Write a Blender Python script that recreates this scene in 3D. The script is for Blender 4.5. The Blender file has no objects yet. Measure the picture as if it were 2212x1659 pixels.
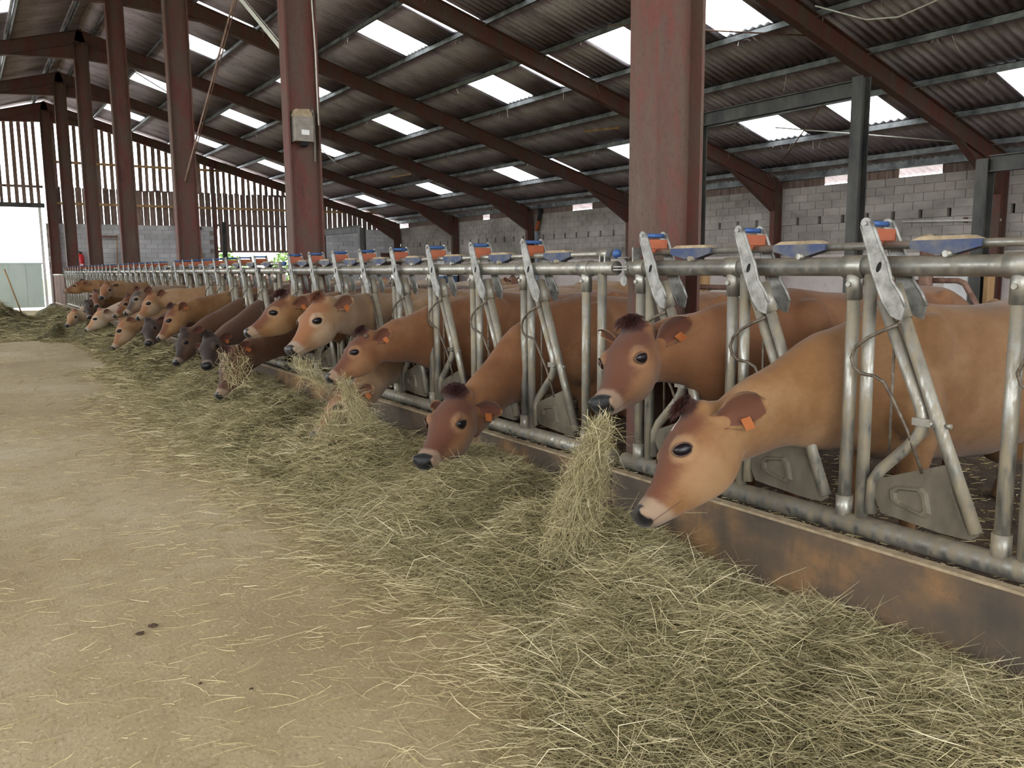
import bpy, bmesh, math, random
import numpy as np
from mathutils import Vector, Matrix

random.seed(7)
RNG = np.random.default_rng(11)
SC = bpy.context.scene
COL = SC.collection

# ------------------------------------------------------------------ camera
cam_d = bpy.data.cameras.new('camera')
cam = bpy.data.objects.new('camera', cam_d)
COL.objects.link(cam)
SC.camera = cam
cam_d.sensor_width = 36.0
cam_d.lens = 1805.0 / 2212.0 * 36.0
cam_d.clip_start = 0.05
cam_d.clip_end = 500
PITCH = math.atan(249.0 / 1805.0)
YAW = math.radians(33.25)
ROLL = 0.008
fw = Vector((math.sin(YAW) * math.cos(PITCH), math.cos(YAW) * math.cos(PITCH), -math.sin(PITCH)))
rt = Vector((math.cos(YAW), -math.sin(YAW), 0))
up = rt.cross(fw)
r2 = rt * math.cos(ROLL) - up * math.sin(ROLL)
u2 = up * math.cos(ROLL) + rt * math.sin(ROLL)
m = Matrix((r2, u2, -fw)).transposed().to_4x4()
m.translation = Vector((-3.19, 0.0, 1.55))
cam.matrix_world = m

# ------------------------------------------------------------------ sky and exposure
SC.view_settings.view_transform = 'Standard'
SC.view_settings.look = 'None'
SC.view_settings.gamma = 1.0
SC.view_settings.use_curve_mapping = False
SC.view_settings.exposure = 0.38
W = bpy.data.worlds.new('world')
SC.world = W
W.use_nodes = True
bg = W.node_tree.nodes['Background']
bg.inputs[0].default_value = (0.93, 0.97, 1.0, 1)
bg.inputs[1].default_value = 5.2
try:
    SC.cycles.max_bounces = 8
    SC.cycles.diffuse_bounces = 5
    SC.cycles.glossy_bounces = 3
    SC.cycles.transmission_bounces = 4
    SC.cycles.transparent_max_bounces = 8
    SC.cycles.caustics_reflective = False
    SC.cycles.caustics_refractive = False
    SC.cycles.use_denoising = True
except Exception:
    pass

# ------------------------------------------------------------------ helpers
def lin(c):
    return tuple(((v / 255.0) / 12.92 if v <= 10 else (((v / 255.0) + 0.055) / 1.055) ** 2.4) for v in c)

class NT:
    """small helper around a material's node tree"""
    def __init__(s, name):
        s.m = bpy.data.materials.new(name)
        s.m.use_nodes = True
        s.t = s.m.node_tree
        s.b = s.t.nodes['Principled BSDF']
    def n(s, kind, **kw):
        nd = s.t.nodes.new(kind)
        for k, v in kw.items():
            setattr(nd, k, v)
        return nd
    def l(s, a, b):
        s.t.links.new(a, b)
    def coord(s, which='Object', scale=(1, 1, 1)):
        tc = s.n('ShaderNodeTexCoord')
        mp = s.n('ShaderNodeMapping')
        mp.inputs['Scale'].default_value = scale
        s.l(tc.outputs[which], mp.inputs[0])
        return mp.outputs[0]
    def pos(s, scale=(1, 1, 1)):
        g = s.n('ShaderNodeNewGeometry')
        mp = s.n('ShaderNodeMapping')
        mp.inputs['Scale'].default_value = scale
        s.l(g.outputs['Position'], mp.inputs[0])
        return mp.outputs[0]
    def noise(s, vec, scale, detail=4, rough=0.55):
        nz = s.n('ShaderNodeTexNoise')
        nz.inputs['Scale'].default_value = scale
        nz.inputs['Detail'].default_value = detail
        nz.inputs['Roughness'].default_value = rough
        s.l(vec, nz.inputs['Vector'])
        return nz.outputs['Fac']
    def ramp(s, fac, stops):
        r = s.n('ShaderNodeValToRGB')
        e = r.color_ramp.elements
        while len(e) > 1:
            e.remove(e[-1])
        e[0].position = stops[0][0]
        c = stops[0][1]
        e[0].color = tuple(c) + (1,) if len(c) == 3 else c
        for p, c in stops[1:]:
            x = e.new(p)
            x.color = tuple(c) + (1,) if len(c) == 3 else c
        s.l(fac, r.inputs[0])
        return r.outputs[0]
    def mix(s, fac, a, b, mode='MIX'):
        mx = s.n('ShaderNodeMix', data_type='RGBA', blend_type=mode)
        if isinstance(fac, (int, float)):
            mx.inputs[0].default_value = fac
        else:
            s.l(fac, mx.inputs[0])
        for i, v in ((6, a), (7, b)):
            if isinstance(v, tuple):
                mx.inputs[i].default_value = tuple(v) + (1,) if len(v) == 3 else v
            else:
                s.l(v, mx.inputs[i])
        return mx.outputs[2]
    def math(s, op, a, b=None, c=None, clamp=False):
        md = s.n('ShaderNodeMath', operation=op, use_clamp=clamp)
        for i, v in enumerate((a, b, c)):
            if v is None:
                continue
            if isinstance(v, (int, float)):
                md.inputs[i].default_value = v
            else:
                s.l(v, md.inputs[i])
        return md.outputs[0]
    def step(s, v, lo, hi):
        """smooth 0..1 of v between lo and hi (hi may be below lo)"""
        mr = s.n('ShaderNodeMapRange', interpolation_type='SMOOTHSTEP')
        s.l(v, mr.inputs[0])
        if hi >= lo:
            mr.inputs[1].default_value, mr.inputs[2].default_value = lo, hi
            mr.inputs[3].default_value, mr.inputs[4].default_value = 0, 1
        else:
            mr.inputs[1].default_value, mr.inputs[2].default_value = hi, lo
            mr.inputs[3].default_value, mr.inputs[4].default_value = 1, 0
        return mr.outputs[0]
    def bump(s, h, strength=0.3, dist=0.01):
        b = s.n('ShaderNodeBump')
        b.inputs['Strength'].default_value = strength
        b.inputs['Distance'].default_value = dist
        s.l(h, b.inputs['Height'])
        s.l(b.outputs[0], s.b.inputs['Normal'])
    def color(s, c):
        if isinstance(c, tuple):
            s.b.inputs['Base Color'].default_value = tuple(c) + (1,)
        else:
            s.l(c, s.b.inputs['Base Color'])
    def rough(s, r):
        if isinstance(r, (int, float)):
            s.b.inputs['Roughness'].default_value = r
        else:
            s.l(r, s.b.inputs['Roughness'])

MAT = {}
def M(name):
    return MAT[name]

def simple(name, c1, c2=None, scale=6, rough=0.6, metal=0.0, bump=0.0, stretch=(1, 1, 1), contrast=(0.35, 0.65), space='pos', bdist=0.01):
    t = NT(name)
    v = t.pos(stretch) if space == 'pos' else t.coord('Object', stretch)
    if c2 is None:
        t.color(lin(c1))
    else:
        f = t.noise(v, scale, 5, 0.6)
        t.color(t.ramp(f, [(contrast[0], lin(c1)), (contrast[1], lin(c2))]))
        if bump:
            t.bump(t.noise(v, scale * 3, 5, 0.65), bump, bdist)
    t.rough(rough)
    t.b.inputs['Metallic'].default_value = metal
    MAT[name] = t.m
    return t.m

# painted oxide-red steel with grey-brown dust
def red_steel():
    t = NT('oxide_red_steel')
    p = t.pos((1, 1, 0.30))
    a = t.noise(p, 3.4, 7, 0.72)
    b = t.noise(t.pos((1, 1, 0.6)), 55, 4, 0.7)
    c2 = t.noise(t.pos((1, 1, 0.15)), 16, 5, 0.7)
    base = t.ramp(a, [(0.30, lin((70, 42, 36))), (0.43, lin((104, 54, 46))), (0.50, lin((92, 62, 52))), (0.60, lin((88, 70, 58))), (0.74, lin((108, 92, 78)))])
    c = t.mix(t.math('MULTIPLY', t.step(c2, 0.48, 0.66), 0.55), base, lin((92, 76, 64)))
    c = t.mix(t.math('MULTIPLY', t.step(b, 0.50, 0.68), 0.6), c, lin((66, 50, 42)))
    t.color(c)
    t.rough(0.75)
    t.bump(t.math('ADD', b, c2), 0.25, 0.005)
    MAT['red_steel'] = t.m
red_steel()

def galv(name, dusty):
    t = NT(name)
    p = t.pos()
    n1 = t.noise(p, 9, 5, 0.6)
    n2 = t.noise(t.pos((1, 1, 0.25)), 26, 5, 0.7)
    base = t.ramp(n1, [(0.3, lin((136, 134, 126))), (0.55, lin((166, 164, 156))), (0.75, lin((184, 184, 178)))])
    dirt = t.ramp(n2, [(0.35, lin((104, 90, 68))), (0.7, lin((156, 142, 114)))])
    g = t.n('ShaderNodeNewGeometry')
    sx = t.n('ShaderNodeSeparateXYZ')
    t.l(g.outputs['Normal'], sx.inputs[0])
    upf = t.step(sx.outputs[2], 0.15, 0.9)
    lo, hi = (0.36, 0.62) if dusty else (0.42, 0.7)
    spot = t.step(n2, lo, hi)
    f = t.math('MAXIMUM', t.math('MULTIPLY', upf, 0.75), t.math('MULTIPLY', spot, 0.85 if dusty else 0.5), clamp=True)
    t.color(t.mix(f, base, dirt))
    t.l(t.math('SUBTRACT', 0.85, t.math('MULTIPLY', f, 0.75)), t.b.inputs['Metallic'])
    t.rough(t.math('ADD', 0.38, t.math('MULTIPLY', f, 0.45)))
    t.bump(n2, 0.12, 0.003)
    MAT[name] = t.m
galv('galvanised', False)
galv('galvanised_dirty', True)
simple('cast_steel', (122, 120, 114), (164, 162, 156), 22, 0.5, 0.6, 0.1, bdist=0.003)
simple('muddy_plate', (74, 66, 54), (116, 108, 92), 5, 0.7, 0.2, 0.15, (1, 1, 0.6), bdist=0.004)
simple('dark_steel', (46, 46, 46), (82, 80, 74), 4, 0.55, 0.3, 0.1, (1, 1, 0.4), bdist=0.004)
simple('rust_tube', (96, 66, 52), (140, 108, 92), 12, 0.7, 0.1, 0.2)
simple('purlin_steel', (92, 94, 96), (150, 152, 154), 3, 0.5, 0.45)
simple('wire_steel', (84, 72, 60), (128, 118, 104), 30, 0.6, 0.5)
simple('blue_plastic', (40, 72, 128), (62, 98, 150), 8, 0.45)
simple('blue_dusty', (54, 68, 102), (104, 102, 98), 9, 0.7, 0, 0.1, contrast=(0.38, 0.66))
simple('orange_plastic', (136, 62, 28), (160, 82, 42), 9, 0.5)
simple('near_black', (14, 12, 12), (22, 20, 20), 5, 0.9)
simple('timber', (150, 116, 78), (190, 152, 106), 6, 0.8, 0, 0.2, (1, 1, 0.2))
simple('grey_box', (120, 112, 104), (150, 140, 130), 14, 0.7)
simple('white_paint', (214, 210, 208), (238, 236, 234), 2, 0.6)
simple('cream_paint', (206, 200, 176), (224, 218, 196), 2, 0.6)
simple('teal_plastic', (46, 150, 128), (76, 176, 150), 3, 0.4)
simple('grey_plastic', (130, 140, 150), (150, 160, 168), 3, 0.5)
simple('blue_paint', (54, 84, 120), (70, 100, 140), 3, 0.5)
simple('extinguisher_red', (196, 26, 30), (206, 34, 36), 3, 0.35)
simple('black_rubber', (22, 22, 22), (34, 34, 34), 12, 0.6)
simple('door_green', (186, 204, 196), (208, 222, 214), 1.6, 0.55, 0.1, 0, (1, 1, 0.4))
simple('cobweb', (200, 192, 180), (226, 220, 210), 10, 0.9)
simple('cable_white', (200, 196, 186), (216, 212, 204), 8, 0.6)
simple('ear_tag_orange', (150, 80, 38), (172, 102, 56), 12, 0.55)
simple('leaf', (60, 92, 34), (116, 146, 62), 3, 0.7)

def roof_mats():
    t = NT('fibre_cement')
    p = t.pos((0.25, 1, 1))
    n1 = t.noise(p, 2.6, 6, 0.65)
    n2 = t.noise(t.pos(), 22, 4, 0.6)
    c = t.ramp(n1, [(0.28, lin((146, 136, 140))), (0.5, lin((194, 184, 190))), (0.72, lin((216, 207, 212)))])
    t.color(t.mix(t.math('MULTIPLY', t.step(n2, 0.5, 0.8), 0.5), c, lin((122, 114, 114))))
    t.rough(0.9)
    t.bump(n2, 0.2, 0.01)
    MAT['fibre_cement'] = t.m
    # rain-washed polycarbonate daylight sheet: lets the sky through, slightly milky
    t = NT('daylight_sheet')
    out = t.t.nodes['Material Output']
    tr = t.n('ShaderNodeBsdfTransparent')
    tl = t.n('ShaderNodeBsdfTranslucent')
    nz = t.noise(t.pos((0.3, 1, 1)), 3, 4)
    t.l(t.ramp(nz, [(0.3, (0.74, 0.75, 0.76)), (0.7, (0.86, 0.86, 0.86))]), tr.inputs[0])
    tl.inputs[0].default_value = (0.85, 0.85, 0.85, 1)
    ms = t.n('ShaderNodeMixShader')
    ms.inputs[0].default_value = 0.35
    t.l(tr.outputs[0], ms.inputs[1])
    t.l(tl.outputs[0], ms.inputs[2])
    t.l(ms.outputs[0], out.inputs[0])
    MAT['daylight_sheet'] = t.m
roof_mats()

def block_mats():
    for name, a, b, c in (('block', (124, 116, 108), (166, 157, 148), (194, 184, 176)), ('block_grey', (166, 164, 164), (194, 192, 192), (210, 208, 208))):
        t = NT(name)
        n1 = t.noise(t.pos((1, 0.5, 1)), 1.1, 5, 0.65)
        n2 = t.noise(t.pos(), 30, 4, 0.65)
        oi = t.n('ShaderNodeObjectInfo')
        col = t.ramp(n1, [(0.28, lin(a)), (0.5, lin(b)), (0.72, lin(c))])
        k = t.math('ADD', 0.88, t.math('MULTIPLY', oi.outputs['Random'], 0.2))
        vm = t.n('ShaderNodeVectorMath', operation='SCALE')
        t.l(col, vm.inputs[0]); t.l(k, vm.inputs['Scale'])
        t.color(vm.outputs[0])
        t.rough(0.92)
        t.bump(n2, 0.35, 0.012)
        MAT[name] = t.m
    simple('mortar', (134, 126, 118), (164, 156, 148), 8, 0.95, 0, 0.3)
    # dirty lime-washed render, low part of the side wall
    t = NT('render')
    n1 = t.noise(t.pos((1, 0.6, 1)), 0.9, 6, 0.68)
    n2 = t.noise(t.pos(), 7, 5, 0.7)
    col = t.ramp(n1, [(0.25, lin((160, 146, 138))), (0.45, lin((200, 186, 178))), (0.62, lin((214, 203, 197))), (0.8, lin((232, 226, 222)))])
    t.color(t.mix(t.math('MULTIPLY', t.step(n2, 0.55, 0.75), 0.35), col, lin((130, 116, 106))))
    t.rough(0.9); t.bump(n2, 0.2, 0.01)
    MAT['render'] = t.m
block_mats()

def plank_mat():
    t = NT('weathered_plank')
    p = t.pos((1, 1, 0.12))
    oi = t.n('ShaderNodeObjectInfo')
    n1 = t.noise(p, 14, 5, 0.65)
    col = t.ramp(n1, [(0.3, lin((92, 74, 66))), (0.55, lin((132, 110, 100))), (0.75, lin((160, 142, 132)))])
    k = t.math('ADD', 0.72, t.math('MULTIPLY', oi.outputs['Random'], 0.55))
    vm = t.n('ShaderNodeVectorMath', operation='SCALE')
    t.l(col, vm.inputs[0]); t.l(k, vm.inputs['Scale'])
    t.color(vm.outputs[0]); t.rough(0.85); t.bump(n1, 0.3, 0.005)
    MAT['plank'] = t.m
plank_mat()

def floor_mats():
    # alley concrete under a skin of trodden hay dust
    t = NT('alley_concrete')
    n1 = t.noise(t.pos((1, 0.8, 1)), 0.55, 6, 0.6)
    n2 = t.noise(t.pos(), 6, 6, 0.7)
    n3 = t.noise(t.pos((1.0, 0.6, 1)), 70, 4, 0.7)
    col = t.ramp(n1, [(0.30, lin((146, 126, 90))), (0.46, lin((166, 148, 110))), (0.62, lin((182, 166, 132))), (0.8, lin((192, 182, 156)))])
    col = t.mix(t.math('MULTIPLY', t.step(n2, 0.47, 0.72), 0.6), col, lin((146, 126, 92)))
    col = t.mix(t.math('MULTIPLY', t.step(n3, 0.52, 0.70), 0.7), col, lin((120, 102, 74)))
    col = t.mix(t.math('MULTIPLY', t.step(n3, 0.44, 0.3), 0.45), col, lin((220, 206, 172)))
    t.color(col); t.rough(0.9)
    t.bump(t.math('ADD', n2, t.math('MULTIPLY', n3, 0.4)), 0.5, 0.012)
    MAT['alley'] = t.m
    # dark trampled bedding
    t = NT('bedding')
    n2 = t.noise(t.pos(), 5, 6, 0.7)
    n3 = t.noise(t.pos(), 55, 4, 0.7)
    col = t.ramp(n2, [(0.3, lin((44, 32, 24))), (0.55, lin((76, 58, 42))), (0.75, lin((112, 92, 66)))])
    col = t.mix(t.math('MULTIPLY', t.step(n3, 0.55, 0.7), 0.7), col, lin((150, 130, 100)))
    t.color(col); t.rough(0.9); t.bump(n3, 0.7, 0.02)
    MAT['bedding'] = t.m
    # feed kerb: dark dirty concrete with worn ochre patches
    t = NT('feed_kerb')
    n1 = t.noise(t.pos((1, 0.9, 1.2)), 2.4, 4, 0.55)
    n2 = t.noise(t.pos(), 60, 4, 0.7)
    n3 = t.noise(t.pos((1, 1, 0.2)), 9, 4, 0.6)
    col = t.ramp(n1, [(0.34, lin((74, 65, 55))), (0.50, lin((98, 81, 63))), (0.60, lin((130, 99, 66))), (0.76, lin((150, 117, 78)))])
    col = t.mix(t.math('MULTIPLY', t.step(n3, 0.5, 0.7), 0.5), col, lin((66, 60, 52)))
    col = t.mix(t.math('MULTIPLY', t.step(n2, 0.55, 0.75), 0.35), col, lin((60, 50, 42)))
    t.color(col); t.rough(0.75); t.bump(n2, 0.3, 0.006)
    MAT['kerb'] = t.m
    simple('kerb_edge', (140, 122, 96), (176, 158, 128), 16, 0.85, 0, 0.3)
    simple('meadow', (88, 116, 48), (132, 150, 76), 0.6, 0.9)
    simple('gravel', (170, 164, 158), (194, 188, 182), 2, 0.9)
floor_mats()

def hay_mats():
    for name, cols in (('hay', ((0.0, (96, 88, 58)), (0.3, (136, 126, 90)), (0.62, (172, 160, 120)), (0.86, (204, 191, 150)), (1.0, (226, 214, 178)))),
                       ('straw', ((0.0, (110, 92, 58)), (0.35, (168, 150, 104)), (0.7, (204, 190, 142)), (1.0, (232, 222, 182))))):
        t = NT(name)
        a = t.n('ShaderNodeAttribute', attribute_name='rnd')
        t.color(t.ramp(a.outputs['Fac'], [(p, lin(c)) for p, c in cols]))
        t.rough(0.7)
        t.b.inputs['Specular IOR Level'].default_value = 0.25
        MAT[name] = t.m
    t = NT('hay_mass')
    n1 = t.noise(t.pos(), 7, 5, 0.7)
    n2 = t.noise(t.pos((1, 0.35, 1)), 90, 3, 0.7)
    col = t.ramp(n1, [(0.3, lin((56, 52, 30))), (0.6, lin((92, 84, 52))), (0.8, lin((124, 114, 76)))])
    col = t.mix(t.math('MULTIPLY', t.step(n2, 0.52, 0.7), 0.6), col, lin((176, 166, 112)))
    t.color(col); t.rough(0.9); t.bump(n2, 0.8, 0.03)
    MAT['hay_mass'] = t.m
hay_mats()

# ------------------------------------------------------------------ object helpers
def tag(o, label=None, cat=None, group=None, kind=None):
    if label: o['label'] = label
    if cat: o['category'] = cat
    if group: o['group'] = group
    if kind: o['kind'] = kind
    return o

def empty(name, loc=(0, 0, 0)):
    o = bpy.data.objects.new(name, None)
    o.empty_display_size = 0.1
    COL.objects.link(o)
    o.location = loc
    return o

def link(name, me, parent=None, loc=None):
    o = bpy.data.objects.new(name, me)
    COL.objects.link(o)
    if parent is not None:
        o.parent = parent
    if loc is not None:
        o.location = loc
    return o

class MB:
    """collects simple solids, then becomes ONE mesh"""
    def __init__(s):
        s.v = []; s.f = []; s.sm = []
    def add(s, vs, fs, smooth=False):
        k = len(s.v)
        s.v += [tuple(p) for p in vs]
        s.f += [tuple(i + k for i in f) for f in fs]
        s.sm += [smooth] * len(fs)
        return s
    def box(s, x0, x1, y0, y1, z0, z1):
        vs = [(x, y, z) for z in (z0, z1) for y in (y0, y1) for x in (x0, x1)]
        return s.add(vs, [(0, 2, 3, 1), (4, 5, 7, 6), (0, 1, 5, 4), (2, 6, 7, 3), (0, 4, 6, 2), (1, 3, 7, 5)])
    def tube(s, pts, r, n=10, cap=True, smooth=True):
        pts = [Vector(p) for p in pts]
        rs = r if isinstance(r, (list, tuple)) else [r] * len(pts)
        t0 = (pts[1] - pts[0]).normalized()
        ref = Vector((0, 0, 1)) if abs(t0.z) < 0.9 else Vector((1, 0, 0))
        a = t0.cross(ref).normalized()
        vs = []
        for i, p in enumerate(pts):
            if i == 0: t = pts[1] - p
            elif i == len(pts) - 1: t = p - pts[i - 1]
            else: t = (pts[i + 1] - p).normalized() + (p - pts[i - 1]).normalized()
            t.normalize()
            a = (a - t * a.dot(t)).normalized()
            b = t.cross(a)
            k = 1.0
            if 0 < i < len(pts) - 1:
                c = (pts[i + 1] - p).normalized().dot(t)
                k = min(1.6, 1.0 / max(0.5, c))
            for j in range(n):
                an = 2 * math.pi * j / n
                vs.append(p + (a * math.cos(an) + b * math.sin(an)) * rs[i] * (1 if k == 1 else (1 + k) / 2))
        fs = []
        for i in range(len(pts) - 1):
            for j in range(n):
                j2 = (j + 1) % n
                fs.append((i * n + j, i * n + j2, (i + 1) * n + j2, (i + 1) * n + j))
        s.add(vs, fs, smooth)
        if cap:
            k = len(s.v) - len(vs)
            s.f += [tuple(k + j for j in reversed(range(n))), tuple(k + (len(pts) - 1) * n + j for j in range(n))]
            s.sm += [False, False]
        return s
    def prism(s, poly, axis, a, b):
        """polygon in the plane normal to axis, extruded from a to b. axis x: poly=(y,z); y: (x,z); z: (x,y)"""
        def P(p, q):
            return {'x': (q, p[0], p[1]), 'y': (p[0], q, p[1]), 'z': (p[0], p[1], q)}[axis]
        n = len(poly)
        vs = [P(p, a) for p in poly] + [P(p, b) for p in poly]
        fs = [tuple(range(n)), tuple(reversed(range(n, 2 * n)))] + [(i, n + i, n + (i + 1) % n, (i + 1) % n) for i in range(n)]
        return s.add(vs, fs)
    def sphere(s, c, r, nu=12, nv=8, sc=(1, 1, 1)):
        vs = [(c[0], c[1], c[2] + r * sc[2])]
        for i in range(1, nv):
            th = math.pi * i / nv
            for j in range(nu):
                ph = 2 * math.pi * j / nu
                vs.append((c[0] + r * sc[0] * math.sin(th) * math.cos(ph), c[1] + r * sc[1] * math.sin(th) * math.sin(ph), c[2] + r * sc[2] * math.cos(th)))
        vs.append((c[0], c[1], c[2] - r * sc[2]))
        fs = [(0, 1 + j, 1 + (j + 1) % nu) for j in range(nu)]
        for i in range(nv - 2):
            for j in range(nu):
                a = 1 + i * nu
                fs.append((a + j, a + nu + j, a + nu + (j + 1) % nu, a + (j + 1) % nu))
        L = len(vs) - 1; a = 1 + (nv - 2) * nu
        fs += [(a + j, L, a + (j + 1) % nu) for j in range(nu)]
        return s.add(vs, fs, True)
    def mesh(s, name, mat):
        me = bpy.data.meshes.new(name)
        me.from_pydata(s.v, [], s.f)
        me.polygons.foreach_set('use_smooth', s.sm)
        bm = bmesh.new(); bm.from_mesh(me)
        bmesh.ops.recalc_face_normals(bm, faces=bm.faces)
        bm.to_mesh(me); bm.free()
        if mat: me.materials.append(M(mat))
        return me
    def obj(s, name, mat, parent=None, loc=None):
        return link(name, s.mesh(name, mat), parent, loc)

def ibeam(mb, p0, p1, depth, width, tw=0.012, tf=0.018, upv=(0, 0, 1)):
    """I section swept from p0 to p1; depth along upv (made square to the axis)"""
    p0 = Vector(p0); p1 = Vector(p1)
    t = (p1 - p0).normalized()
    u = Vector(upv); u = (u - t * u.dot(t)).normalized()
    w = t.cross(u)
    h, b = depth / 2, width / 2
    prof = [(-b, -h), (b, -h), (b, -h + tf), (tw / 2, -h + tf), (tw / 2, h - tf), (b, h - tf), (b, h), (-b, h), (-b, h - tf), (-tw / 2, h - tf), (-tw / 2, -h + tf), (-b, -h + tf)]
    n = len(prof)
    vs = [p0 + w * a + u * c for a, c in prof] + [p1 + w * a + u * c for a, c in prof]
    fs = [(i, (i + 1) % n, n + (i + 1) % n, n + i) for i in range(n)]
    for k in (0, n):
        fs += [(k, k + 1, k + 2, k + 11), (k + 3, k + 4, k + 9, k + 10), (k + 5, k + 6, k + 7, k + 8)]
    mb.add(vs, fs)
    return mb
# ------------------------------------------------------------------ setting: floors
RX = 0.25                      # ridge line
def raf_z(x):                  # centre line of the rafters
    return 8.2 - 0.287 * abs(x - RX)
def sheet_z(x):
    return raf_z(x) + 0.33
FY = [3.62 + 6.0 * (k - 1) for k in range(0, 8)]     # portal frames along the barn
Y_END = FY[7]

def ground(name, x0, x1, y0, y1, z, mat, n=(2, 2)):
    mb = MB()
    nx, ny = n
    vs = [(x0 + (x1 - x0) * i / nx, y0 + (y1 - y0) * j / ny, z) for j in range(ny + 1) for i in range(nx + 1)]
    fs = [(j * (nx + 1) + i, j * (nx + 1) + i + 1, (j + 1) * (nx + 1) + i + 1, (j + 1) * (nx + 1) + i) for j in range(ny) for i in range(nx)]
    mb.add(vs, fs)
    return mb.obj(name, mat)
o = ground('floor_alley', -11, -0.06, -8, Y_END + 0.3, 0.0, 'alley'); tag(o, 'tan concrete feed alley dusted with trodden hay', 'floor', kind='structure')
o = ground('floor_pen', 0.12, 16.2, -8, Y_END + 0.3, 0.12, 'bedding'); tag(o, 'dark trampled bedding on the floor of the cow pen', 'floor', kind='structure')
o = ground('ground', -160, 160, -120, 220, -0.06, 'meadow'); tag(o, 'green meadow outside the barn', 'ground', kind='structure')
o = ground('ground_bounce', -34, 30, -40, Y_END + 24, -0.04, 'gravel'); tag(o, 'pale gravel yard added around the barn for neutral bounce light', 'ground', kind='structure')  # pale ground added to bounce neutral light up to the roof

# feed kerb: front board with worn top edge and a concrete sill that carries the fence
kerb = empty('trim_1', (0, 0, 0)); tag(kerb, 'dark stained feed kerb with ochre patches under the headlock fence', 'kerb', kind='structure')
for i in range(7):
    y0, y1 = (-8.0 if i == 0 else FY[i] - 0.02), (FY[i + 1] - 0.03 if i < 6 else 33.9)
    MB().box(-0.16, -0.115, y0, y1, 0, 0.398).obj('kerb_board', 'kerb', kerb)
    MB().box(-0.163, -0.112, y0, y1, 0.398, 0.41).obj('kerb_edge', 'kerb_edge', kerb)
MB().box(-0.115, 0.13, -8, 33.9, 0, 0.365).obj('kerb_sill', 'bedding', kerb)

# ------------------------------------------------------------------ roof
ROWX = [0.25, 0.62, 2.05, 3.5, 4.98, 6.45, 7.93, 9.4, 10.87, 12.35, 13.82, 15.3, 16.7]
SKY = {2: [(18.2, 19.35), (21.75, 22.9), (24.5, 25.7), (30.3, 31.5), (36.4, 37.6), (10.6, 11.7)],
       4: [(12.9, 14.1), (15.75, 16.9), (18.15, 19.3), (24.2, 25.4), (30.5, 31.7), (36.4, 37.6), (6.6, 7.7)],
       6: [(4.6, 5.8), (10.55, 11.7), (13.2, 14.4), (15.75, 16.9), (18.1, 19.3), (24.0, 25.3), (30.4, 31.6), (36.4, 37.6)],
       9: [(1.1, 2.2), (7.1, 8.25), (10.65, 11.8), (13.05, 14.25), (17.95, 19.1), (21.75, 22.9), (24.05, 25.3), (30.05, 31.25), (36.4, 37.6)]}
SKY_ADDED = {2: [(6.0, 7.2), (12.0, 13.2), (18.0, 19.2), (24.0, 25.2), (30.0, 31.2)], 4: [(3.0, 4.2), (9.0, 10.2), (15.0, 16.2), (21.0, 22.2), (27.0, 28.2), (33.0, 34.2)],  # left-slope daylight sheets, added to let in more light
        6: [(0.0, 1.2), (6.0, 7.2), (12.0, 13.2), (18.0, 19.2), (24.0, 25.2)]}
PER = 0.177
roof = empty('ceiling', (RX, 16, 8.5)); tag(roof, 'corrugated grey roof with rows of daylight sheets', 'roof', kind='structure')
def corr_mesh(name, sgn, xa, xb, y0, y1, mat, dz=0.0):
    n = max(4, int(round((y1 - y0) / PER * 4)))
    ys = np.linspace(y0, y1, n + 1)
    wv = 0.026 * np.sin(2 * np.pi * ys / PER)
    vs = []
    for xx, lift in ((xa - 0.02, 0.012), (xb + 0.07, -0.012)):
        X = RX + sgn * (xx - RX)
        z = sheet_z(X) + lift + dz
        vs += [(X, y, z + w) for y, w in zip(ys, wv)]
    # a skin of real thickness, so that the sheet ends show
    top = [(x, y, z + 0.008) for x, y, z in vs]
    k = len(vs); m_ = n + 1
    fs = [(i, i + 1, m_ + i + 1, m_ + i) for i in range(n)] + [(k + i, k + m_ + i, k + m_ + i + 1, k + i + 1) for i in range(n)]
    fs += [(i, k + i, k + i + 1, i + 1) for i in range(n)] + [(m_ + i, m_ + i + 1, k + m_ + i + 1, k + m_ + i) for i in range(n)]
    fs += [(0, m_, k + m_, k), (n, k + n, k + m_ + n, m_ + n)]
    me = bpy.data.meshes.new(name)
    me.from_pydata(vs + top, [], fs)
    me.polygons.foreach_set('use_smooth', [True] * (2 * n) + [False] * (2 * n + 2))
    me.materials.append(M(mat))
    return me
YB = [-7.0] + FY[0:7] + [Y_END + 0.5]
for sgn, table, nrow in ((1, SKY, 12), (-1, SKY_ADDED, 8)):
    for r in range(nrow):
        xa, xb = ROWX[r], ROWX[r + 1]
        for b in range(len(YB) - 1):
            y0, y1 = YB[b], YB[b + 1]
            cuts = sorted(s for s in table.get(r, []) if y0 <= s[0] and s[1] <= y1 + 0.01)
            y = y0
            for s0, s1 in cuts:
                if s0 - y > 0.05:
                    link('roof_sheet', corr_mesh('roof_sheet', sgn, xa, xb, y, s0, 'fibre_cement'), roof).location = -roof.location
                w = link('daylight_sheet', corr_mesh('daylight_sheet', sgn, xa, xb, s0 - 0.03, s1 + 0.03, 'daylight_sheet', 0.003), roof)
                w.location = -roof.location
                w['label'] = 'translucent daylight sheet'
                y = s1
            if y1 - y > 0.05:
                link('roof_sheet', corr_mesh('roof_sheet', sgn, xa, xb, y, y1, 'fibre_cement'), roof).location = -roof.location
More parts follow.
